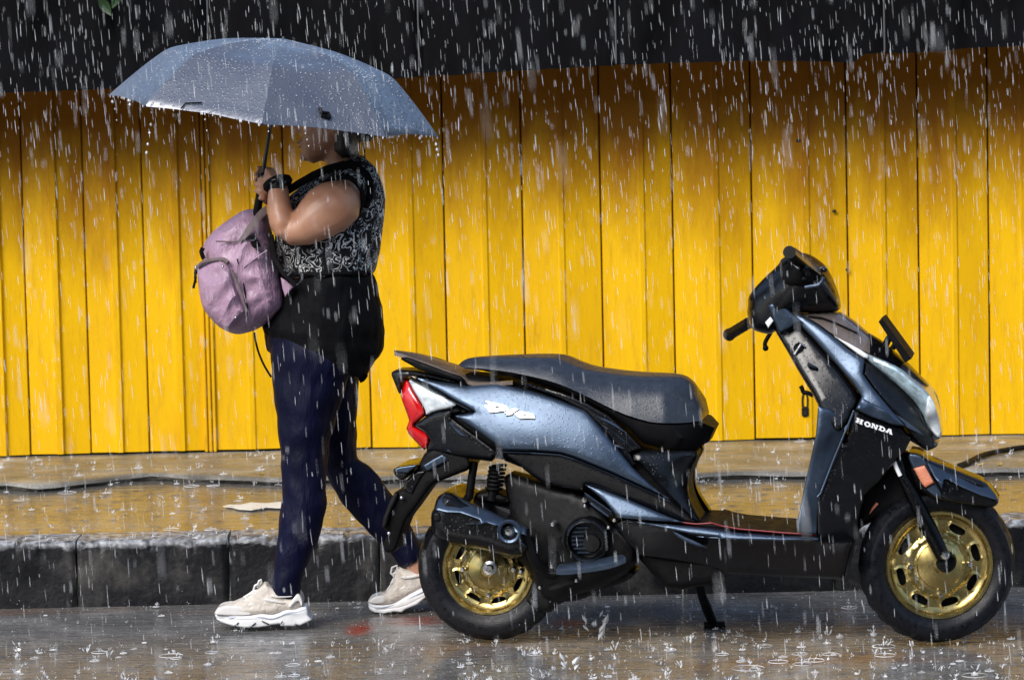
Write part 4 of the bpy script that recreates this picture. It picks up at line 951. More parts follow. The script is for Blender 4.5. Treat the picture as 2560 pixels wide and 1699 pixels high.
def ellipse(cx, cy, rx, ry, n=20): return [(cx + rx * math.cos(2 * math.pi * k / n), cy + ry * math.sin(2 * math.pi * k / n)) for k in range(n)]
def rect(x0, y0, x1, y1): return [(x0, y0), (x1, y0), (x1, y1), (x0, y1)]
Hp = [(0, 0), (150, 0), (150, 45), (125, 45), (125, 78), (205, 78), (205, 45), (180, 45), (180, 0), (330, 0), (330, 45), (300, 45), (300, 160), (330, 160), (330, 205), (180, 205), (180, 160), (205, 160), (205, 122), (125, 122), (125, 160), (150, 160), (150, 205), (0, 205), (0, 160), (30, 160), (30, 45), (0, 45)]
Np = [(0, 0), (120, 0), (235, 115), (235, 45), (205, 45), (205, 0), (330, 0), (330, 45), (300, 45), (300, 205), (215, 205), (95, 85), (95, 160), (125, 160), (125, 205), (0, 205), (0, 160), (30, 160), (30, 45), (0, 45)]
Dp = [(0, 0), (190, 0), (260, 22), (300, 65), (308, 103), (300, 142), (260, 184), (190, 205), (0, 205), (0, 160), (30, 160), (30, 45), (0, 45)]
Ap = [(110, 0), (225, 0), (310, 160), (340, 160), (340, 205), (190, 205), (190, 160), (212, 160), (203, 140), (122, 140), (113, 160), (135, 160), (135, 205), (0, 205), (0, 160), (25, 160)]
ks = .94
for pts, hole, o in ((Hp, None, (372, 385)), (ellipse(150, 103, 150, 112), ellipse(150, 103, 62, 52), (720, 520)), (Np, None, (1010, 610)), (Dp, ellipse(165, 103, 55, 52, 16), (1335, 715)), (Ap, [(165, 45), (188, 100), (143, 100)], (1630, 805))):
    lp = [letter(pts, o, (UX[0] * ks, UX[1] * ks), UY)]
    if hole: lp.append(letter(hole, o, (UX[0] * ks, UX[1] * ks), UY))
    flat('badge_letter', lp, hd, .004, M['letter'], S, 1.0)

frame()
# ------------------------------------------------------------------ person walking under the umbrella
def mat_print():
    m, t, p = nodes('scroll_print_cloth'); co = coords(t)
    n = N(t, 'TexNoise', Scale=27.0, Detail=1.0, Distortion=1.3); L(t, co, n.inputs['Vector'])
    mu = N(t, 'Math', operation='MULTIPLY'); L(t, n.outputs['Fac'], mu.inputs[0]); mu.inputs[1].default_value = 6.0
    fr = N(t, 'Math', operation='FRACT'); L(t, mu.outputs[0], fr.inputs[0])
    line = ramp(t, fr.outputs[0], (.34, g3(0)), (.40, g3(1)), (.58, g3(1)), (.64, g3(0)))
    n2 = N(t, 'TexNoise', Scale=24.0, Detail=2.0); L(t, co, n2.inputs['Vector'])
    gate = ramp(t, n2.outputs['Fac'], (.38, g3(0)), (.46, g3(1)))
    mm = N(t, 'Math', operation='MULTIPLY'); L(t, line, mm.inputs[0]); L(t, gate, mm.inputs[1])
    mx = N(t, 'MixRGB'); L(t, mm.outputs[0], mx.inputs[0]); mx.inputs[1].default_value = (.006, .006, .007, 1); mx.inputs[2].default_value = (.62, .62, .62, 1)
    L(t, mx.outputs[0], p.inputs['Base Color']); p.inputs['Roughness'].default_value = .75; p.inputs['Specular IOR Level'].default_value = .2
    w_ = N(t, 'TexNoise', Scale=14.0, Detail=3.0); L(t, coords(t, (1, 1, .5)), w_.inputs['Vector'])
    b = N(t, 'Bump', Strength=.5, Distance=.02); L(t, w_.outputs['Fac'], b.inputs['Height']); L(t, b.outputs[0], p.inputs['Normal'])
    return m
def cloth(name, col, rough=.7, fold=.5, fs=9, spec=.25, var=.25, st=(1, 1, .4)):
    m, t, p = nodes(name)
    n = N(t, 'TexNoise', Scale=fs, Detail=5.0, Roughness=.6, Distortion=.4); L(t, coords(t, st), n.inputs['Vector'])
    q = N(t, 'TexNoise', Scale=260.0, Detail=2.0); L(t, coords(t), q.inputs['Vector'])
    L(t, ramp(t, n.outputs['Fac'], (.3, tuple(c * (1 - var) for c in col)), (.7, tuple(c * (1 + var) for c in col))), p.inputs['Base Color'])
    p.inputs['Roughness'].default_value = rough; p.inputs['Specular IOR Level'].default_value = spec
    b = N(t, 'Bump', Strength=fold, Distance=.02); L(t, n.outputs['Fac'], b.inputs['Height'])
    b2_ = N(t, 'Bump', Strength=.12, Distance=.002); L(t, q.outputs['Fac'], b2_.inputs['Height']); L(t, b.outputs[0], b2_.inputs['Normal'])
    L(t, b2_.outputs[0], p.inputs['Normal']); return m
def mat_skin():
    m, t, p = nodes('skin')
    n = N(t, 'TexNoise', Scale=16.0, Detail=5.0); L(t, coords(t), n.inputs['Vector'])
    L(t, ramp(t, n.outputs['Fac'], (.3, (.40, .185, .105)), (.7, (.52, .27, .165))), p.inputs['Base Color'])
    p.inputs['Roughness'].default_value = .40; p.inputs['Coat Weight'].default_value = .14; p.inputs['Coat Roughness'].default_value = .3; p.inputs['Subsurface Weight'].default_value = .12; p.inputs['Subsurface Radius'].default_value = (.02, .008, .004)
    q = N(t, 'TexNoise', Scale=330.0, Detail=3.0); L(t, coords(t), q.inputs['Vector'])
    b = N(t, 'Bump', Strength=.3, Distance=.002); L(t, q.outputs['Fac'], b.inputs['Height']); L(t, b.outputs[0], p.inputs['Normal']); L(t, b.outputs[0], p.inputs['Coat Normal'])
    return m
M['print'] = mat_print(); M['skin'] = mat_skin()
M['navy'] = cloth('navy_trouser_cloth', (.0018, .0025, .017), .55, .9, 11, .14, .35)
M['blackcloth'] = cloth('black_cloth', (.0035, .0035, .0045), .7, .8, 9, .1, .3)
M['hair'] = simple('black_hair', (.010, .008, .007), .42, 0, .4, 60, .7, 160, stretch=(1, 1, .12))
M['shoe'] = cloth('beige_mesh', (.60, .54, .47), .6, .5, 40, .3, .22, (1, 1, 1))
M['shoe2'] = simple('white_leather', (.74, .72, .69), .42, 0, .08, 30, .25, 120)
M['sole'] = simple('white_rubber', (.80, .80, .80), .45, 0, .06, 25, .15, 150)
M['lace'] = simple('white_lace', (.74, .73, .70), .7, 0, .1, 200)
M['pale'] = simple('pale_blue_line', (.35, .42, .55), .5)
M['lip'] = simple('lips', (.20, .05, .045), .4)
M['eye'] = simple('eye', (.5, .48, .45), .15)
PY = .42
per = thing('person', 'person in black scroll print top and navy trousers walking left under the umbrella', 'person', (U(*dd((650, 1430))[0], PY).x, PY, 0))
def s6(a, b, Y, w_): return (c6(a)[0], c6(b)[0], Y, w_)
def s7(a, b, Y, w_): return (c7(a)[0], c7(b)[0], Y, w_)
SHY = .285      # depth of the umbrella shaft
# --- continuous body
torso = [s6((1000, 300), (1180, 240), PY, .06), s6((950, 352), (1270, 312), PY, .115), s6((860, 425), (1325, 410), PY, .16), s6((780, 490), (1345, 505), PY, .172), s6((715, 600), (1342, 620), PY, .168), s6((670, 720), (1328, 740), PY, .165), s6((665, 830), (1315, 850), PY, .16),
         s6((685, 930), (1292, 940), PY, .16), s6((700, 1020), (1270, 1000), PY, .16), s6((690, 1120), (1300, 1110), PY, .165), s6((640, 1250), (1330, 1240), PY, .17), s6((600, 1400), (1335, 1400), PY, .165)]
head = [s6((855, 268), (965, 258), PY, .026), s6((826, 245), (1020, 225), PY, .044), s6((822, 205), (1100, 175), PY, .057), s6((818, 150), (1150, 120), PY, .066), s6((816, 90), (1180, 70), PY, .071), s6((808, 20), (1205, 0), PY, .075), s6((812, -60), (1215, -70), PY, .076), s6((838, -130), (1205, -135), PY, .07), s6((890, -188), (1160, -192), PY, .052), s6((970, -215), (1090, -218), PY, .025)]
neck = [s6((950, 220), (1150, 120), PY, .056), s6((965, 270), (1175, 200), PY, .056), s6((985, 330), (1200, 270), PY, .062)]
ua = [s6((1075, 372), (1225, 500), .255, .055), s6((1010, 385), (1214, 560), .235, .066), s6((945, 412), (1190, 640), .222, .068), s6((870, 462), (1120, 712), .215, .066), s6((810, 535), (1010, 768), .21, .062), s6((765, 610), (880, 815), .212, .058), s6((705, 660), (755, 822), .216, .05), s6((655, 680), (672, 765), .22, .03)]
fa2 = [s6((652, 765), (770, 700), .216, .046), s6((612, 690), (775, 640), .216, .052), s6((596, 610), (765, 600), .22, .05), s6((595, 530), (750, 545), .228, .046), s6((603, 460), (738, 470), .238, .040), s6((612, 410), (722, 410), .25, .032), s6((606, 380), (700, 360), .258, .028)]
k4 = MPP(SHY)
shaft_a, shaft_b = c5((1135, 690))[0], c6((548, 545))[0]
ax_top, ax_bot = U(*c5((1232, 100))[0], SHY), U(*c6((532, 590))[0], SHY)
axd = (ax_top - ax_bot).normalized()
def on_shaft(py):
    a_, b_ = c5((1232, 100))[0], c6((532, 590))[0]; t = (py - b_[1]) / (a_[1] - b_[1]); return ax_bot.lerp(ax_top, t)
def hand(zc, out, side, wrist, sc_=1.0):
    "fist closed round the shaft: palm, four curled fingers of different length, thumb across the front"
    gs = []; c = on_shaft(zc); e1 = (out - axd * out.dot(axd)).normalized(); e2 = axd.cross(e1) * side
    pc = c + e1 * .027
    Mp = Matrix((e1, e2, axd)).transposed()
    gs.append(ball(pc, (.015, .024, .040), 14, 10, Mp)); gs.append(ball(pc + e2 * .012 - axd * .022, (.016, .018, .022), 12, 8, Mp))
    lens = (.88, 1.0, .96, .78)
    for k in range(4):
        o = c + axd * (.029 - k * .0185); R0 = .021; pts = []; n = 13
        for i in range(n):
            a = .85 - (4.5 * lens[k]) * i / (n - 1)
            # knuckle flats: bend at three joints
            rr2 = R0 + .0035 * abs(math.sin(1.5 * (a - .85)))
            pts.append(o + e1 * (math.cos(a) * rr2) + e2 * (-math.sin(a) * rr2) + axd * (.002 * i / n))
        gs.append(tube('', pts, [.0088 - .0022 * i / (n - 1) for i in range(n)], None, link=False, seg=9))
    th = [pc + e2 * .018 - axd * .012, c + e1 * .016 + e2 * .030 + axd * .008, c - e1 * .004 + e2 * .029 + axd * .026, c - e1 * .020 + e2 * .020 + axd * .034]
    gs.append(tube('', smooth3(th, 2), [.0115 - .004 * i / 15 for i in range(len(smooth3(th, 2)))], None, link=False, seg=9))
    wv = [pc - axd * .010, pc.lerp(wrist, .5), wrist]
    gs.append(tube('', smooth3(wv, 2), .023, None, link=False, seg=12, flat=.8))
    return gs
wrist = (U(*c6((606, 380))[0], .258) + U(*c6((700, 360))[0], .258)) / 2
hz = c6((560, 385))[0][1]
lh = hand(hz, Vector((.8, -.45, 0)), 1, wrist)
wr2 = U(*c6((640, 470))[0], .40)
rh = hand(hz + 26, Vector((.55, .8, 0)), -1, wr2)
ra2 = [s6((1010, 400), (1200, 560), .60, .055), s6((900, 470), (1120, 690), .63, .06), s6((790, 560), (960, 760), .60, .056), s6((690, 640), (770, 780), .55, .046), s6((600, 600), (700, 660), .48, .038), s6((590, 500), (690, 510), .42, .032), s6((600, 455), (685, 455), .40, .026)]
nleg = [s7((392, -80), (800, -60), .35, .095), s7((385, 60), (790, 80), .345, .098), s7((385, 180), (745, 200), .34, .092), s7((402, 350), (690, 360), .33, .084), s7((418, 500), (655, 510), .32, .075), s7((432, 620), (642, 630), .312, .064), s7((442, 700), (640, 700), .305, .058), s7((435, 800), (642, 800), .298, .056), s7((425, 900), (622, 890), .29, .052), s7((415, 1010), (590, 1020), .283, .046), s7((402, 1110), (545, 1130), .277, .040), s7((385, 1200), (505, 1225), .272, .036), s7((390, 1290), (500, 1310), .27, .036)]
fleg = [s7((470, -80), (830, -60), .5, .092), s7((520, 80), (812, 100), .505, .095), s7((560, 220), (800, 240), .51, .09), s7((600, 360), (796, 370), .515, .08), s7((625, 500), (788, 490), .52, .07), s7((645, 610), (800, 590), .522, .062), s7((670, 690), (850, 625), .524, .058), s7((735, 790), (925, 700), .526, .055), s7((810, 880), (985, 790), .528, .051), s7((890, 960), (1040, 880), .53, .046), s7((955, 1030), (1085, 960), .53, .041), s7((1010, 1090), (1115, 1020), .53, .036), s7((1055, 1150), (1150, 1085), .53, .034), s7((1075, 1200), (1190, 1160), .53, .035)]
nfoot = [(b6((1500, 600))[0], b6((1800, 640))[0], .27, .034), (b6((1200, 640))[0], b6((1780, 930))[0], .27, .036), (b6((900, 760))[0], b6((1400, 1060))[0], .27, .040), (b6((560, 860))[0], b6((800, 1080))[0], .27, .042), (b6((260, 960))[0], b6((360, 1080))[0], .27, .03)]
ffoot = [s7((1075, 1170), (1190, 1160), .53, .033), s7((1040, 1190), (1190, 1260), .53, .036), s7((985, 1250), (1080, 1310), .53, .04), s7((900, 1310), (960, 1340), .53, .036)]
nose = [ball(U(*c6((796, 55))[0], PY), (.014, .012, .018)), ball(U(*c6((806, 10))[0], PY), (.011, .009, .026))]
lips = [ball(U(*c6((815, 150))[0], PY), (.011, .024, .008)), ball(U(*c6((820, 178))[0], PY), (.011, .021, .008)), ball(U(*c6((838, 238))[0], PY), (.016, .02, .015)), ball(U(*c6((818, -30))[0], PY), (.012, .05, .012))]
ear = [ball(U(*c6((1030, 40))[0], PY - .072), (.016, .009, .027)), ball(U(*c6((1030, 40))[0], PY + .072), (.016, .009, .027))]
gs = [loft2(x) for x in (torso, head, neck, ua, fa2, ra2, nleg, fleg, nfoot, ffoot)] + nose + lips + ear + lh + rh
body = blob('body', gs, M['skin'], per, .0052, 5)
for s_ in (-1, 1):
    V_, F_ = ball(U(*c6((850, 5))[0], PY + s_ * .036), .011); e_ = mk('eye', V_, F_, M['eye'], per)
V_, F_ = merge(ball(U(*c6((809, 152))[0], PY), (.008, .020, .0055)), ball(U(*c6((814, 175))[0], PY), (.008, .018, .006))); mk('lips', V_, F_, M['lip'], per)
# --- hair: cap and bun
hairg = [loft2([s6((1040, 262), (1205, 215), PY, .062), s6((1000, 200), (1205, 165), PY, .07), s6((1010, 120), (1205, 110), PY, .07), s6((985, 60), (1235, 40), PY, .08), s6((930, -20), (1250, -30), PY, .084), s6((850, -90), (1245, -95), PY, .084), s6((830, -150), (1225, -155), PY, .078), s6((880, -212), (1170, -215), PY, .058), s6((960, -242), (1090, -244), PY, .028)]), ball(U(*c6((1235, 20))[0], PY), (.05, .05, .055))]
blob('hair', hairg, M['hair'], per, .006, 4, lambda v: .004 * noise.noise(Vector((v.x * 90, v.y * 90, v.z * 14))))
# --- top
tor2 = [s6((965, 305), (1215, 232), PY, .085), s6((925, 350), (1296, 305), PY, .128), s6((838, 415), (1347, 405), PY, .175), s6((752, 485), (1366, 500), PY, .19), s6((690, 600), (1362, 620), PY, .186), s6((648, 720), (1350, 740), PY, .184), s6((640, 830), (1336, 850), PY, .18), s6((660, 930), (1314, 940), PY, .178), s6((672, 1008), (1290, 996), PY, .178)]
def fold_top(v): return .0035 * noise.noise(Vector((v.x * 16, v.y * 10, v.z * 7))) + .002 * noise.noise(Vector((v.x * 40, v.y * 30, v.z * 20)))
blob('sleeveless_top', [loft2(tor2, 28, .12)], M['print'], per, .007, 5, fold_top)
# armhole bands
def ring3(name, c, nrm, r1, r2, th, mat, par, up=Vector((0, 0, 1))):
    nrm = nrm.normalized(); a = (up - nrm * up.dot(nrm)).normalized(); b = nrm.cross(a)
    pts = [c + a * (math.cos(2 * math.pi * k / 28) * r1) + b * (math.sin(2 * math.pi * k / 28) * r2) for k in range(29)]
    return tube(name, pts, th, mat, par, 8)
def s_pts(cf, Y, *p): return [U(*q, Y) for q in chaikin(cf(*p), 2, False)]
tube('armhole_trim', [U(*q, Y) for q, Y in zip(chaikin(b7((860, 735), (950, 680), (1070, 655), (1180, 665), (1270, 740), (1330, 850), (1325, 960), (1270, 1060), (1190, 1150)), 1, False), list(np.linspace(.225, .20, 6)) + list(np.linspace(.2, .235, 12)))], .0075, M['blackcloth'], per, 8, flat=1.4)
tube('hem', [U(*q, Y) for q, Y in zip(c6((690, 1004), (800, 1008), (980, 1004), (1150, 1000), (1270, 992)), (.33, .26, .24, .26, .34))], .006, M['blackcloth'], per, 8)
# --- trousers and waist wrap
def wr(v): return .0055 * noise.noise(Vector((v.x * 14 + v.z * 6, v.y * 8, v.z * 13))) + .0035 * noise.noise(Vector((v.x * 30, v.y * 30, v.z * 22)))
def grow(st, px, dw): 
    o = []
    for a, b, Y, w_ in st:
        d = Vector((b[0] - a[0], b[1] - a[1])); d = d.normalized() * px
        o.append(((a[0] - d.x, a[1] - d.y), (b[0] + d.x, b[1] + d.y), Y, w_ + dw))
    return o
hip = [s6((680, 1010), (1285, 1000), PY, .168), s6((660, 1120), (1318, 1110), PY, .175), s6((620, 1250), (1345, 1240), PY, .182), s6((575, 1400), (1345, 1400), PY, .18), s7((345, 30), (915, 60), PY, .175)]
blob('trousers', [loft2(hip, 26, .1), loft2(grow(nleg, 8, .010), 22, .1), loft2(grow(fleg[:-1], 8, .010), 22, .1)], M['navy'], per, .007, 5, wr)
wrap = [s6((684, 1006), (1292, 998), PY, .180), s6((660, 1100), (1322, 1090), PY, .188), s6((610, 1240), (1348, 1220), PY, .194), s6((560, 1340), (1362, 1380), PY, .194), s6((590, 1420), (1354, 1500), PY, .186), s7((440, 20), (912, 80), PY, .176), s7((560, 50), (850, 165), PY - .005, .15)]
blob('waist_wrap', [loft2(wrap, 28, .15)], M['blackcloth'], per, .007, 4, lambda v: wr(v) * 1.4)
tube('wrap_tail', s_pts(c7, .36, (850, 150), (835, 175), (820, 180)), .012, M['blackcloth'], per, 8)
# --- wristband / watch
ring3('wristband', (U(*c6((603, 425))[0], .245) + U(*c6((725, 405))[0], .245)) / 2, Vector((-.35, .3, 1)), .028, .027, .0165, M['blackcloth'], per, up=Vector((1, 0, 0)))
V_, F_ = ball((U(*c6((603, 425))[0], .215) + U(*c6((725, 395))[0], .215)) / 2 , (.026, .012, .022)); mk('watch', V_, F_, M['black'], per)

# --- shoes (laced trainers)
def shoe(cf, yc, pts, mirror=None):
    h = bpy.data.objects.new('shoe', None); COL.objects.link(h); c = U(*pts['c'], yc); h.location = c; WL[h.name] = c
    h.parent = per; h.matrix_parent_inverse = Matrix.Translation(-WL[per.name])
    wd = pts['w']
    panel('upper', cf(*pts['upper']), wd['upper'], M['shoe'], h, yc=yc, sp=5, edge=14, mode='solid', k=.25, sm=1)
    panel('midsole', cf(*pts['mid']), wd['mid'], M['sole'], h, yc=yc, sp=5, edge=5, mode='solid', k=.85, sm=1)
    panel('outsole', cf(*pts['out']), wd['out'], M['sole'], h, yc=yc, sp=4, edge=4, mode='solid', k=.88, sm=0)
    for o in pts.get('over', ()): panel('overlay', cf(*o), wd['upper'](*cf(o[0])[0]) - .004 if False else pts['od'], M['shoe2'], h, yc=yc, sp=4, edge=4, lift=.004, thick=.02, mode='both', sm=1)
    for o in pts.get('line', ()): tube('sole_line', [U(*q, yc - pts['ld']) for q in chaikin(cf(*o), 2, False)], .0013, M['pale'], h, 6)
    for o in pts.get('tube', ()): tube('lace', [U(*q, yc + dy) for (q, dy) in zip(cf(*[(a, b) for a, b, _ in o]), [d for _, _, d in o])], .0032, M['lace'], h, 7)
    return h
sh_w = cdep(b6, (180, 1000, .028), (500, 980, .045), (900, 950, .050), (1400, 900, .045), (1800, 850, .036), (1150, 480, .030), (1700, 560, .028))
NEAR = dict(c=b6((1000, 1250))[0], w=dict(upper=sh_w, mid=cdep(b6, (160, 1100, .034), (700, 1100, .055), (1300, 1150, .050), (1950, 1050, .040)), out=cdep(b6, (160, 1150, .034), (700, 1200, .055), (1300, 1250, .050), (2000, 1150, .040))),
  upper=[(125, 1060), (130, 1010), (210, 905), (440, 845), (640, 760), (850, 660), (1000, 545), (1060, 470), (1110, 420), (1170, 450), (1230, 520), (1380, 600), (1480, 655), (1560, 660), (1610, 600), (1670, 530), (1750, 535), (1780, 620), (1850, 720), (1868, 850), (1850, 920), (1700, 980), (1500, 1000), (1250, 1080), (1000, 1080), (600, 1100), (250, 1100)],
  mid=[(128, 1050), (300, 1085), (620, 1095), (860, 1085), (1060, 1040), (1240, 1070), (1360, 1050), (1520, 970), (1700, 965), (1800, 930), (1890, 890), (1945, 925), (1955, 1060), (1950, 1120), (1600, 1180), (1250, 1210), (800, 1190), (300, 1170), (170, 1140)],
  out=[(165, 1130), (400, 1145), (800, 1160), (1020, 1120), (1240, 1165), (1500, 1060), (1700, 1030), (1945, 980), (1960, 1080), (2030, 1165), (1960, 1200), (1800, 1275), (1720, 1250), (1700, 1285), (1430, 1285), (1410, 1240), (1225, 1262), (1220, 1275), (1010, 1310), (900, 1315), (840, 1300), (820, 1320), (700, 1318), (560, 1295), (540, 1270), (520, 1290), (380, 1250), (250, 1205), (180, 1160)],
  over=[[(140, 1020), (220, 915), (430, 880), (640, 900), (800, 970), (880, 1060), (600, 1080), (250, 1075), (150, 1060)], [(1100, 745), (1250, 760), (1530, 825), (1480, 850), (1280, 830), (1100, 800)], [(1220, 690), (1400, 705), (1660, 690), (1640, 715), (1400, 740), (1240, 715)], [(1570, 900), (1700, 700), (1770, 640), (1840, 740), (1860, 860), (1830, 910), (1780, 780), (1700, 830), (1610, 930)], [(730, 950), (790, 860), (860, 830), (930, 900), (900, 960), (870, 900), (800, 900)], [(1010, 1010), (1230, 910), (1140, 870), (1250, 890), (1200, 950), (1080, 1000)]], od=.044,
  line=[[(380, 1120), (620, 1115), (800, 1140), (1000, 1100), (1240, 1155), (1400, 1100), (1560, 1020), (1750, 1020), (1930, 950)]], ld=.0515,
  tube=[[(640, 800, -.03), (700, 740, -.005), (760, 700, .02)], [(740, 740, -.032), (800, 690, -.005), (860, 650, .02)], [(840, 690, -.03), (900, 620, -.005), (960, 580, .02)], [(930, 630, -.028), (990, 570, -.005), (1040, 520, .02)], [(700, 725, -.015), (800, 665, -.012), (890, 600, -.01), (920, 560, -.01)], [(920, 600, -.012), (895, 560, -.015), (920, 490, -.018), (980, 460, -.018), (1000, 400, -.02), (1040, 380, -.02), (1050, 420, -.018), (1010, 480, -.012), (960, 530, -.01)], [(1000, 600, -.02), (960, 610, -.024), (900, 590, -.022)]])
shoe(b6, .27, NEAR)
for o in ([(600, 1215), (560, 1260)], [(935, 1222), (860, 1285)], [(1060, 1190), (1200, 1255)], [(1460, 1190), (1425, 1250)]):
    tube('sole_groove', [U(*q, .27 - .0555) for q in b6(*o)], .0018, M['blackm'], per, 6)
FARS = dict(c=c7((1000, 1360))[0], w=dict(upper=cdep(c7, (880, 1320, .032), (960, 1300, .044), (1100, 1230, .04), (1050, 1160, .03), (1200, 1200, .034)), mid=cdep(c7, (880, 1340, .036), (1000, 1340, .05), (1150, 1280, .046), (1230, 1230, .04), (1000, 1370, .05)), out=cdep(c7, (880, 1350, .036), (1000, 1360, .05), (1150, 1300, .046), (1230, 1250, .04), (1000, 1385, .05))),
  upper=[(862, 1330), (880, 1302), (950, 1285), (985, 1240), (1000, 1200), (1005, 1160), (1030, 1148), (1080, 1156), (1150, 1150), (1200, 1120), (1225, 1130), (1235, 1190), (1220, 1230), (1140, 1260), (1050, 1320), (950, 1350), (880, 1350)],
  mid=[(864, 1328), (930, 1348), (1000, 1340), (1060, 1300), (1140, 1258), (1225, 1215), (1250, 1240), (1240, 1262), (1150, 1305), (1050, 1358), (950, 1372), (885, 1368)],
  out=[(868, 1350), (950, 1365), (1050, 1345), (1150, 1292), (1245, 1250), (1248, 1285), (1160, 1308), (1120, 1342), (1060, 1366), (1040, 1382), (1000, 1378), (950, 1388), (900, 1382), (876, 1368)],
  over=[[(868, 1328), (890, 1306), (940, 1292), (960, 1310), (950, 1335), (890, 1340)], [(1030, 1200), (1100, 1190), (1150, 1180), (1150, 1195), (1060, 1215)], [(1000, 1270), (1060, 1240), (1070, 1255), (1020, 1290)]], od=.040, line=[[(900, 1358), (960, 1356), (1040, 1330), (1150, 1275)]], ld=.0485,
  tube=[[(965, 1270, -.03), (985, 1240, 0), (1010, 1215, .02)], [(985, 1235, -.03), (1000, 1205, 0), (1015, 1185, .02)], [(1000, 1195, -.02), (985, 1180, -.022), (990, 1150, -.022), (1015, 1140, -.02), (1020, 1170, -.02), (995, 1185, -.02)]])
shoe(c7, .53, FARS)

# ------------------------------------------------------------------ umbrella
def mat_canopy():
    m, t, p = nodes('silver_blue_canopy'); 
    n = N(t, 'TexNoise', Scale=6.0, Detail=5.0); L(t, coords(t), n.inputs['Vector'])
    L(t, ramp(t, n.outputs['Fac'], (.3, (.095, .108, .145)), (.7, (.145, .155, .185))), p.inputs['Base Color'])
    p.inputs['Roughness'].default_value = .3; p.inputs['Metallic'].default_value = .25
    p.inputs['Coat Weight'].default_value = .7; p.inputs['Coat Roughness'].default_value = .28
    v = N(t, 'TexVoronoi', Scale=85.0, Randomness=1.0); L(t, coords(t), v.inputs['Vector'])
    h = ramp(t, v.outputs['Distance'], (0, g3(1)), (.25, g3(.7)), (.36, g3(0)))
    b = N(t, 'Bump', Strength=.6, Distance=.003); L(t, h, b.inputs['Height'])
    q = N(t, 'TexNoise', Scale=9.0, Detail=4.0, Distortion=.6); L(t, coords(t), q.inputs['Vector'])
    b2_ = N(t, 'Bump', Strength=.35, Distance=.02); L(t, q.outputs['Fac'], b2_.inputs['Height']); L(t, b.outputs[0], b2_.inputs['Normal'])
    L(t, b2_.outputs[0], p.inputs['Normal']); L(t, b2_.outputs[0], p.inputs['Coat Normal']); return m
M['canopy'] = mat_canopy(); M['drop'] = None
umb = thing('umbrella', 'open silver blue umbrella beaded with rain held over the walking person', 'umbrella', tuple(ax_bot))
tl, tr = U(*c5((85, 465))[0], SHY), U(*c5((2247, 740))[0], SHY)
RAD = (tr - tl).length / 2; cen = (tl + tr) / 2; apex = U(*c5((1230, 97))[0], SHY)
ex_ = (tr - tl).normalized(); ez_ = (apex - cen); ez_ = (ez_ - ex_ * ez_.dot(ex_)).normalized()
ez_ = (ez_ + Vector((0, -.03, 0))).normalized(); ey_ = ez_.cross(ex_).normalized()
HT = (apex - cen).length
PRF = [(0, 1), (.08, .985), (.2, .955), (.32, .92), (.44, .86), (.55, .79), (.655, .715), (.70, .655), (.78, .50), (.89, .26), (1, 0)]
pr_r = np.interp(np.linspace(0, 1, 25), np.linspace(0, 1, len(PRF)), [p[0] for p in PRF]); pr_h = np.interp(np.linspace(0, 1, 25), np.linspace(0, 1, len(PRF)), [p[1] for p in PRF])
def can(u, ang):
    "point of the canopy: u along the rib, ang round the axis (8 ribs)"
    r = float(np.interp(u, np.linspace(0, 1, 25), pr_r)); h_ = float(np.interp(u, np.linspace(0, 1, 25), pr_h))
    f = (ang / (math.pi / 4)) % 1.0; sec = int(ang // (math.pi / 4)); a0 = sec * math.pi / 4; a1 = a0 + math.pi / 4
    P0 = ex_ * math.cos(a0) + ey_ * math.sin(a0); P1 = ex_ * math.cos(a1) + ey_ * math.sin(a1)
    d = P0.lerp(P1, f); sag = 4 * f * (1 - f)
    d = d * (1 - .02 * sag * u); hh = h_ * HT - sag * .012 * math.sin(u * math.pi) * .6 + sag * .006 * (u > .97)
    p = cen + d * (r * RAD) + ez_ * hh
    return p + ez_ * (.003 * noise.noise(p * 14) * min(1, sag * 2))
for g_ in range(8):
    V = []; F = []; nu, na = 22, 9
    for i in range(nu):
        for j in range(na):
            a = (g_ + j / (na - 1) * .9999) * math.pi / 4; V.append(can(i / (nu - 1), a))
    nv = len(V); V += [v - ez_ * .0015 for v in V]
    for i in range(nu - 1):
        for j in range(na - 1):
            q = (i * na + j, i * na + j + 1, (i + 1) * na + j + 1, (i + 1) * na + j); F.append(q); F.append(tuple(nv + k for k in reversed(q)))
    for j in range(na - 1): F.append(((nu - 1) * na + j, (nu - 1) * na + j + 1, nv + (nu - 1) * na + j + 1, nv + (nu - 1) * na + j))
    mk('canopy_panel', V, F, M['canopy'], umb, ang=60)
M['rib'] = simple('umbrella_steel', (.05, .05, .055), .35, .8)
for g_ in range(8):
    a = g_ * math.pi / 4 + 1e-4
    rb = tube('rib', [can(u, a) - ez_ * .006 for u in np.linspace(.04, .985, 16)], .0022, M['rib'], umb, 6)
    tip = can(1, a); V_, F_ = ball(tip - ez_ * .001, .0045, 8, 6); mk('rib_tip', V_, F_, M['rib'], umb)
    hubp = cen + ez_ * (HT * .35)
    tube('stretcher', [hubp, can(.55, a) - ez_ * .007], .002, M['rib'], umb, 6)
tube('shaft', [ax_bot.lerp(ax_top, t) for t in np.linspace(-.02, .985, 8)], [.006, .006, .006, .005, .005, .0045, .0045, .004], M['rib'], umb, 12)
tube('runner', [cen + ez_ * HT * t for t in (.26, .38)], .011, M['blackm'], umb, 12)
tube('handle', [ax_bot.lerp(ax_top, t) for t in (-.035, -.01, .08, .20, .22)], [.009, .0125, .0115, .0125, .008], M['blackm'], umb, 14)
tube('ferrule', [apex - ez_ * .002, apex + ez_ * .006], [.006, .003], M['rib'], umb, 10)
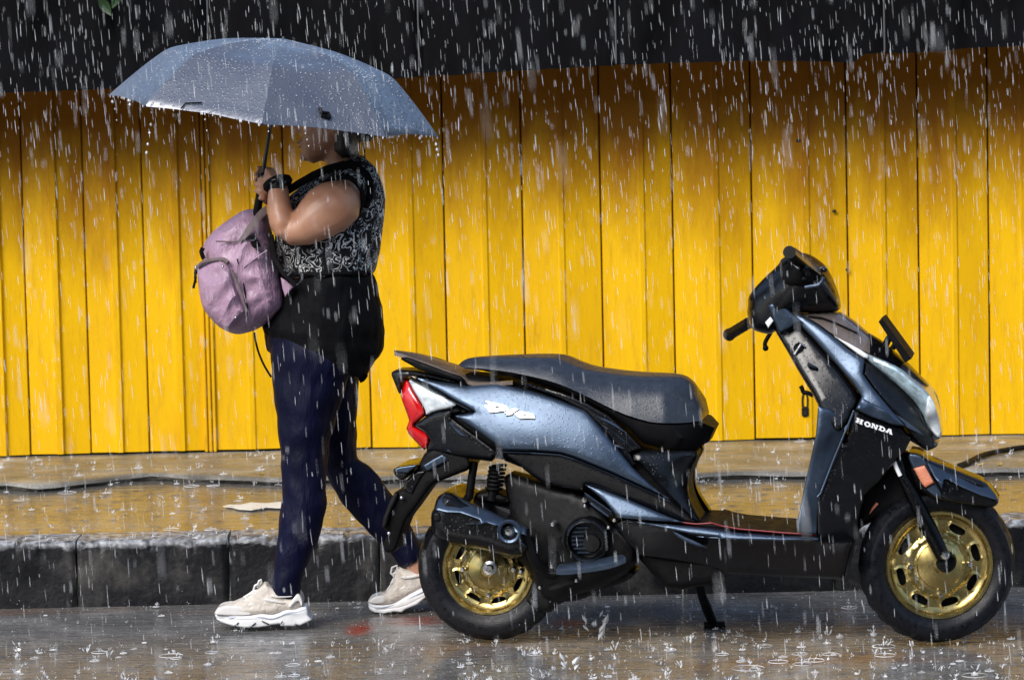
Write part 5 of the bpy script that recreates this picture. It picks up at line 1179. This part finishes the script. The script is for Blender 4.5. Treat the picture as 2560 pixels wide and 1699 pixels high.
# closing strap and small label on the near panel
st = U(*c5((1500, 590))[0], SHY)
def on_can(px, py):
    "where the line of sight through a pixel meets the near side of the canopy"
    best = None
    for i in range(60):
        for j in range(60):
            p = can(.25 + .75 * i / 59, math.pi + .02 + (math.pi - .04) * j / 59)
            d = CROT.transposed() @ (p - CAM); x = 1280 + FPX * d.x / -d.z; y = 849.5 - FPX * d.y / -d.z
            e = (x - px) ** 2 + (y - py) ** 2
            if best is None or e < best[0]: best = (e, p)
    return best[1] + Vector((0, -.006, .003))
tube('closing_strap', [on_can(*q) for q in c5((1465, 560), (1485, 590), (1520, 600), (1545, 590), (1550, 620), (1520, 625), (1490, 605))], .005, M['blackcloth'], umb, 8)
tube('crease_cord', [on_can(*q) for q in c5((560, 555), (600, 535), (680, 525))], .0022, M['blackcloth'], umb, 6)

# ------------------------------------------------------------------ backpack worn on the chest
M['pink'] = cloth('mauve_nylon', (.36, .225, .315), .42, 1.0, 11, .5, .10, (1.4, 1, .7))
M['greystrap'] = cloth('grey_webbing', (.15, .115, .115), .6, .3, 30)
BY = .40
bag = thing('backpack', 'mauve nylon backpack worn on the chest of the walking person', 'backpack', tuple(U(*b5((560, 1450))[0], BY)))
def bagfold(x, y): return .010 * (1 - 2 * abs(noise.noise(Vector((x * .012 + y * .016, y * .005 - x * .013, 11))))) - .004 + .005 * noise.noise(Vector((x * .018 + y * .02, y * .007 - x * .014, 3))) + .003 * noise.noise(Vector((x * .05, y * .03, 8)))
mdep = cdep(b5, (150, 460, .10), (400, 300, .13), (650, 200, .12), (450, 700, .15), (700, 700, .155), (900, 900, .15), (600, 1100, .15), (800, 1200, .14), (560, 1400, .11), (150, 900, .11))
panel('bag_body', b5((112, 560), (125, 500), (145, 440), (250, 318), (400, 212), (550, 112), (690, 106), (740, 110), (812, 160), (832, 260), (868, 420), (885, 620), (955, 830), (985, 960), (1012, 1060), (1014, 1172), (930, 1245), (860, 1315), (720, 1402), (620, 1440), (500, 1466), (400, 1440), (300, 1380), (250, 1200), (180, 800), (120, 640)), lambda x, y: mdep(x, y) + bagfold(x, y), M['pink'], bag, yc=BY, sp=6, edge=44, mode='solid', k=.25, sm=2)
pdep = cdep(b5, (70, 800, .10), (300, 700, .16), (250, 1000, .165), (400, 900, .178), (450, 1200, .172), (250, 1300, .14), (560, 1150, .172))
panel('front_pocket', b5((55, 735), (100, 695), (200, 662), (330, 650), (390, 690), (430, 770), (470, 900), (530, 1060), (590, 1200), (600, 1225), (540, 1275), (470, 1340), (420, 1420), (330, 1412), (200, 1290), (120, 1180), (85, 1060), (64, 880)), lambda x, y: pdep(x, y) + bagfold(x * 1.3, y), M['pink'], bag, yc=BY, sp=5, edge=20, mode='solid', k=.72, sm=1)
def bd(d): return BY - d
tube('pocket_zip', [U(*q, bd(w_)) for q, w_ in zip(chaikin(b5((60, 728), (130, 672), (230, 650), (330, 640), (385, 668), (425, 735)), 1, False), np.linspace(.09, .172, 10))], .006, M['greystrap'], bag, 8)
tube('pocket_seam', [U(*q, bd(.172)) for q in chaikin(b5((430, 760), (480, 860), (530, 980), (570, 1120), (600, 1215)), 1, False)], .004, M['greystrap'], bag, 8)
tube('bag_seam', [U(*q, bd(w_)) for q, w_ in zip(chaikin(b5((490, 640), (530, 760), (560, 900), (590, 1080), (608, 1220), (560, 1380)), 1, False), np.linspace(.158, .15, 10))], .0022, M['blackcloth'], bag, 6)
tube('bag_seam', [U(*q, bd(.159)) for q in chaikin(b5((560, 735), (680, 640), (820, 545)), 1, False)], .0018, M['pink'], bag, 6)
tube('bag_seam', [U(*q, bd(.14)) for q in chaikin(b5((260, 450), (400, 452), (480, 455), (560, 420)), 1, False)], .0022, M['greystrap'], bag, 6)
slab('shoulder_strap', b5((500, 445), (580, 400), (680, 290), (770, 170), (815, 130)), b5((520, 420), (560, 350), (640, 230), (730, 110), (810, 60)), .006, M['greystrap'], bag, yn=[bd(.15), bd(.165), bd(.16), bd(.14)], yf=[bd(.145), bd(.155), bd(.15), bd(.13)])
panel('buckle_tag', b5((615, 400), (680, 365), (700, 390), (750, 500), (680, 527), (650, 500)), .172, M['blackcloth'], bag, yc=BY, sp=5, edge=4, lift=.004, mode='near', sm=0)
tube('buckle_ring', [U(*q, bd(.178)) for q in chaikin(b5((635, 430), (660, 440), (695, 425), (700, 395), (680, 372)), 2, False)], .0026, M['chrome'], bag, 7)
panel('strap_tab', b5((965, 840), (1020, 872), (1106, 945), (1060, 1000), (1016, 1055), (985, 960)), .16, M['pink'], bag, yc=BY, sp=5, edge=5, lift=.004, mode='near', sm=0)
for o in (((1000, 770), (1050, 735), (1095, 765), (1040, 825)), ((1140, 925), (1180, 890), (1200, 855), (1196, 800))):
    tube('strap_buckle', [U(*q, bd(.185)) for q in b5(*o)], .0032, M['chrome'], bag, 7)
tube('webbing', [U(*q, bd(w_)) for q, w_ in zip(b5((860, 380), (900, 640), (1000, 800), (1130, 930)), (.13, .16, .18, .185))], .008, M['blackcloth'], bag, 8, flat=.5)
tube('zip_pull', [U(*q, bd(.06)) for q in b5((45, 720), (35, 790), (40, 850), (15, 960))], .0038, M['blackcloth'], bag, 7)
tube('zip_pull', [U(*q, bd(.05)) for q in b5((60, 760), (30, 840), (45, 900))], .003, M['blackcloth'], bag, 7)
V_, F_ = ball(U(*b5((45, 735))[0], bd(.07)), (.005, .005, .007), 8, 6); mk('zip_slider', V_, F_, M['chrome'], bag)
for q in ((335, 725), (475, 1278)):
    V_, F_ = ball(U(*b5(q)[0], bd(.176)), .004, 8, 6); mk('rivet', V_, F_, M['chrome'], bag)
tube('side_clip', [U(*q, BY - .10) for q in b5((120, 520), (100, 560), (112, 600), (130, 640))], .0065, M['blackcloth'], bag, 8)
tube('loose_cord', [U(*q, BY - .02) for q in [*chaikin([*b5((680, 1440), (690, 1520)), *c7((300, 40), (330, 110), (368, 170))], 2, False)]], .0032, M['blackcloth'], bag, 7)
# straps over the shoulder to the back
tube('shoulder_strap', [U(*q, Y) for q, Y in zip(chaikin(c6((600, 560), (760, 440), (950, 330), (1120, 285), (1230, 330), (1275, 420), (1262, 520), (1235, 570)), 1, False), list(np.linspace(.27, .26, 8)) + list(np.linspace(.26, .222, 8)))], .011, M['blackcloth'], bag, 8, flat=.45)
# ------------------------------------------------------------------ small things on the pavement
M['hose'] = simple('black_hose', (.006, .006, .006), .6, 0, .3, 60, .4, 200, spec=.2)
M['leafy'] = simple('yellow_leaf', (.62, .40, .05), .4, 0, .25, 60)
M['leafg'] = simple('green_leaf', (.008, .035, .004), .5, 0, .3, 30)
M['patch'] = simple('white_patch_surface', (.8, .78, .72), .35, 0, .08, 20, .4, 60)
hp = [ground_at(*q, SZ + .011) for q in chaikin(ho((860, 985), (980, 950), (1150, 860), (1400, 740), (1800, 660), (2265, 585), (3000, 500)), 2, False)]
hp = [Vector((p.x, p.y, SZ + .011)) for p in hp]; e_ = hp[-1]; hp += [Vector((e_.x + .5, e_.y + .1, SZ + .011)), Vector((e_.x + 1.2, e_.y + .15, SZ + .011))]
tag(tube('rubber_hose', hp, .0095, M['hose'], None, 12), 'black rubber hose lying across the pavement beside the front wheel', 'hose')
def leaf(name, px, z, L_, ang, mat, curl=.3, label=None, cat='leaf', par=None, at=None, nrm=None):
    c = at if at is not None else ground_at(*px, z); V = []; F = []; n = 9
    d = Vector((math.cos(ang), math.sin(ang), 0)); s = Vector((-d.y, d.x, 0)); up = Vector((0, 0, 1))
    if nrm is not None: d, s, up = nrm
    for i in range(n):
        t = i / (n - 1); w_ = L_ * .24 * math.sin(math.pi * t ** .8) + .0006
        lift = curl * L_ * (t - .4) ** 2
        for q in (-1, 0, 1): V.append(c + d * (L_ * (t - .5)) + s * (w_ * q) + up * (lift + abs(q) * w_ * .35 + .001))
    m = len(V); V += [v - up * .0007 for v in V]
    for i in range(n - 1):
        for q in (0, 1):
            f = (i * 3 + q, i * 3 + q + 1, (i + 1) * 3 + q + 1, (i + 1) * 3 + q); F.append(f); F.append(tuple(m + k for k in reversed(f)))
    o = mk(name, V, F, mat, par)
    if label: tag(o, label, cat, None)
    return o
leaf('fallen_leaf', ho((1310, 985))[0], SZ + .001, .032, .1, M['leafy'], .9, 'curled yellow leaf under the black hose, left of two')
leaf('fallen_leaf', ho((1740, 975))[0], SZ + .001, .026, .9, M['leafy'], .5, 'oval yellow leaf below the black hose, right of two')
leaf('fallen_leaf', c8((1582, 325))[0], SZ + .001, .022, .5, M['leafy'], .6, 'small yellow leaf on the concrete strip left of the walking person')
leaf('fallen_leaf', c8((990, 284))[0], SZ + .001, .014, .2, M['leafy'], .6, 'tiny yellow leaf farthest left on the concrete strip')
# thin flat white patch lying on the pavement
pc = [ground_at(*q, KZ + .001) for q in c7((118, 838), (150, 826), (205, 828), (262, 816), (340, 819), (415, 811), (520, 816), (515, 836), (430, 846), (350, 843), (270, 856), (200, 852), (170, 842))]
V = [Vector((p.x, p.y, KZ + .002 + .003 * noise.noise(p * 30))) for p in pc]; c_ = sum(V, Vector()) / len(V); V.append(c_ + Vector((0, 0, .003)))
V += [v - Vector((0, 0, .0015)) for v in V]; n_ = len(pc); F = []
for i in range(n_):
    j = (i + 1) % n_; F += [(i, j, n_), (n_ + 1 + j, n_ + 1 + i, 2 * n_ + 1), (i, n_ + 1 + i, n_ + 1 + j, j)]
tag(mk('white_patch', V, F, M['patch']), 'thin flat white patch on the pavement behind the walking person', 'patch')
# twig hanging over the awning
tw = U(*dd((262, 22))[0], AY - .15)
twig = thing('leafy_twig', 'dark green leafy twig hanging into the top left of the picture', 'twig', tuple(tw))
tube('stem', smooth3([tw + Vector((.1, .3, AZ - tw.z + .02)), tw + Vector((.06, .1, AZ - tw.z + .03)), tw + Vector((.03, .0, .25)), tw + Vector((.0, 0, .02))]), .004, M['leafg'], twig, 7)
for k in range(9):
    a = k * 2.4; q = tw + Vector((random.uniform(-.04, .04), random.uniform(-.03, .03), .01 + .028 * k))
    dr = Vector((math.cos(a) * .5, math.sin(a) * .4, -.75)).normalized(); sd = dr.cross(Vector((.2, 1, .1))).normalized()
    leaf('leaf', None, 0, .075, 0, M['leafg'], .3, par=twig, at=q, nrm=(dr, sd, dr.cross(sd)))

# ------------------------------------------------------------------ rain
def mat_water(name, tr, rough=.15):
    m = bpy.data.materials.new(name); m.use_nodes = True; t = m.node_tree; p = t.nodes['Principled BSDF']
    p.inputs['Base Color'].default_value = (.92, .93, .95, 1); p.inputs['Roughness'].default_value = rough
    tb = t.nodes.new('ShaderNodeBsdfTransparent'); mx = t.nodes.new('ShaderNodeMixShader')
    n = N(t, 'TexNoise', Scale=11.0, Detail=1.0); L(t, coords(t), n.inputs['Vector'])
    L(t, ramp(t, n.outputs['Fac'], (.3, g3(tr - .35)), (.7, g3(min(.95, tr + .35)))), mx.inputs[0])
    L(t, p.outputs[0], mx.inputs[1]); L(t, tb.outputs[0], mx.inputs[2]); L(t, mx.outputs[0], t.nodes['Material Output'].inputs[0])
    return m
M['rain'] = mat_water('falling_rain', .62); M['splash'] = mat_water('splash_water', .40)
rng = np.random.default_rng(11)
def sheltered(x, y, z):
    v = Vector((x, y, z)) - cen; r = (v - ez_ * v.dot(ez_)).length
    return r < RAD * .98 and v.dot(ez_) < HT * (1 - (r / RAD) ** 2)
VR = []; FRn = []
def streak(x, y, z, l, r, slant):
    s = len(VR); a0 = rng.uniform(0, 6.28)
    dx = slant * l; VR.append((x - dx * .5, y, z + l * .5))
    for t, k in ((.30, .75), (-.25, 1.0)):
        for q in range(4):
            a = a0 + q * 1.5708; VR.append((x - dx * t + math.cos(a) * r * k, y + math.sin(a) * r * k, z + l * t))
    VR.append((x + dx * .5, y, z - l * .5))
    for q in range(4):
        b = (q + 1) % 4; FRn.append((s, s + 1 + q, s + 1 + b)); FRn.append((s + 1 + q, s + 5 + q, s + 5 + b, s + 1 + b)); FRn.append((s + 5 + q, s + 9, s + 5 + b))
NR = 38000
for _ in range(NR):
    y = rng.uniform(-7.0, AY - .05); 
    hw = 3.0 if y > -2.5 else 1.6
    x = rng.uniform(-hw, hw)
    if y <= -2.5 and rng.random() > (.3 if y > -5 else .12): continue
    z = rng.uniform(.02, 2.5)
    if rng.random() > .5 + .5 * min(1, max(0, (z - .9) / .6)): continue
    if sheltered(x, y, z): continue
    l = float(np.clip(rng.normal(.029, .012), .010, .07)); r = float(np.clip(rng.lognormal(-7.62, .32), .0003, .0012))
    streak(x, y, z, l, r, .06 + rng.normal(0, .025))
rain = struct(mk('rain', VR, FRn, M['rain'], None), 'stuff', 'falling rain drops all through the air')

# splashes where drops hit road, kerb and pavement, drips under the umbrella rim
VS = []; FS = []
def drop(x, y, z, r, st=1.0, tx=0.0):
    s = len(VS)
    VS.extend([(x + tx, y, z + r * st)] + [(x + r * math.cos(a), y + r * math.sin(a), z) for a in (0, 1.5708, 3.1416, 4.7124)] + [(x - tx, y, z - r * st)])
    for q in range(4):
        b = (q + 1) % 4; FS.append((s, s + 1 + q, s + 1 + b)); FS.append((s + 5, s + 1 + b, s + 1 + q))
def ring(x, y, z, r, n=18):
    "ripple spreading on the water film"
    s = len(VS)
    for i in range(n):
        a = 2 * math.pi * i / n
        for q, h in ((-.0008, -.0006), (0, .0006), (.0008, -.0006)): VS.append((x + math.cos(a) * (r + q), y + math.sin(a) * (r + q), z + .0012 + h))
    for i in range(n):
        b = (i + 1) % n
        for q in (0, 1): FS.append((s + 3 * i + q, s + 3 * b + q, s + 3 * b + q + 1, s + 3 * i + q + 1))
def crown(x, y, z, k):
    n = int(rng.integers(4, 9)); R_ = .006 * k
    for i in range(n):
        a = rng.uniform(0, 6.28); d = R_ * rng.uniform(.4, 1.5); h = .012 * k * rng.uniform(.1, 1.2)
        drop(x + math.cos(a) * d, y + math.sin(a) * d, z + h, .0013 * k * rng.uniform(.6, 1.5), rng.uniform(1, 2.6), math.cos(a) * .002 * k)
    if rng.random() < .45: drop(x, y, z + .006 * k, .0016 * k, 3.6)
    if rng.random() < .16: ring(x, y, z, R_ * rng.uniform(1.5, 4.0))
    m = 7; s = len(VS)         # low ragged ring of water thrown up
    for i in range(m):
        a = 2 * math.pi * i / m; h = .004 * k * rng.uniform(.3, 1.5)
        VS.append((x + math.cos(a) * R_ * .75, y + math.sin(a) * R_ * .75, z)); VS.append((x + math.cos(a) * R_ * 1.05, y + math.sin(a) * R_ * 1.05, z + h))
    if rng.random() < .3:
        for i in range(m):
            if rng.random() < .55: b = (i + 1) % m; FS.append((s + 2 * i, s + 2 * b, s + 2 * b + 1, s + 2 * i + 1))
for _ in range(1500):
    y = rng.uniform(-1.3, .72); y = y if y < .05 or rng.random() < .5 else rng.uniform(-1.3, -.1)
    crown(rng.uniform(-2.2, 2.2), y, .0, rng.lognormal(-.5, .55) * (1.15 if y < -.05 else .65))
for _ in range(520):
    y = rng.uniform(KY + .02, 2.9); x = rng.uniform(-2.2, 2.2)
    yb = float(np.interp(x, ex, ey)); crown(x, y, SZ if y > yb + .04 else KZ, rng.uniform(.6, 1.35))
for _ in range(160): crown(rng.uniform(-2.2, 2.2), KY + rng.uniform(.01, .12), KZ + .002, rng.uniform(.5, 1.1))
# grains of spray low over the road
for _ in range(2600): drop(rng.uniform(-2.1, 2.1), rng.uniform(-1.2, .7), rng.exponential(.014), rng.uniform(.0005, .0013), rng.uniform(.8, 2))
for _ in range(900): drop(rng.uniform(-2.1, 2.1), rng.uniform(KY, 2.8), SZ + rng.exponential(.012), rng.uniform(.0006, .0014), rng.uniform(.8, 2))
for j in range(46):      # beads hanging from and falling off the rim
    a = rng.uniform(math.pi, 2 * math.pi); p = can(1, a)
    drop(p.x, p.y, p.z - .004, .0022, 2.2)
    if rng.random() < .25:
        for q in range(int(rng.integers(1, 4))): drop(p.x + .004 * q, p.y, p.z - .02 - .03 * q * rng.uniform(.5, 1.2), .0022, 1.5)
for px, py in ((370, 560), (368, 580), (360, 660), (352, 715), (340, 790), (332, 845), (540, 595), (2125, 750), (2232, 790), (2238, 825), (2246, 860), (107, 510), (222, 530)):
    p = U(*c5((px, py))[0], SHY - .2); drop(p.x, p.y, p.z, .0042, 1.4)
# beads standing on the canopy and the seat
for _ in range(700):
    p = can(rng.uniform(.03, .98) ** .7, rng.uniform(math.pi + .02, 2 * math.pi - .02)); drop(p.x, p.y - .001, p.z + .001, rng.uniform(.0011, .0026), .8)
struct(mk('rain_splashes', VS, FS, M['splash'], None, smooth=True, ang=80), 'stuff', 'rain splashes, spray and water beads')
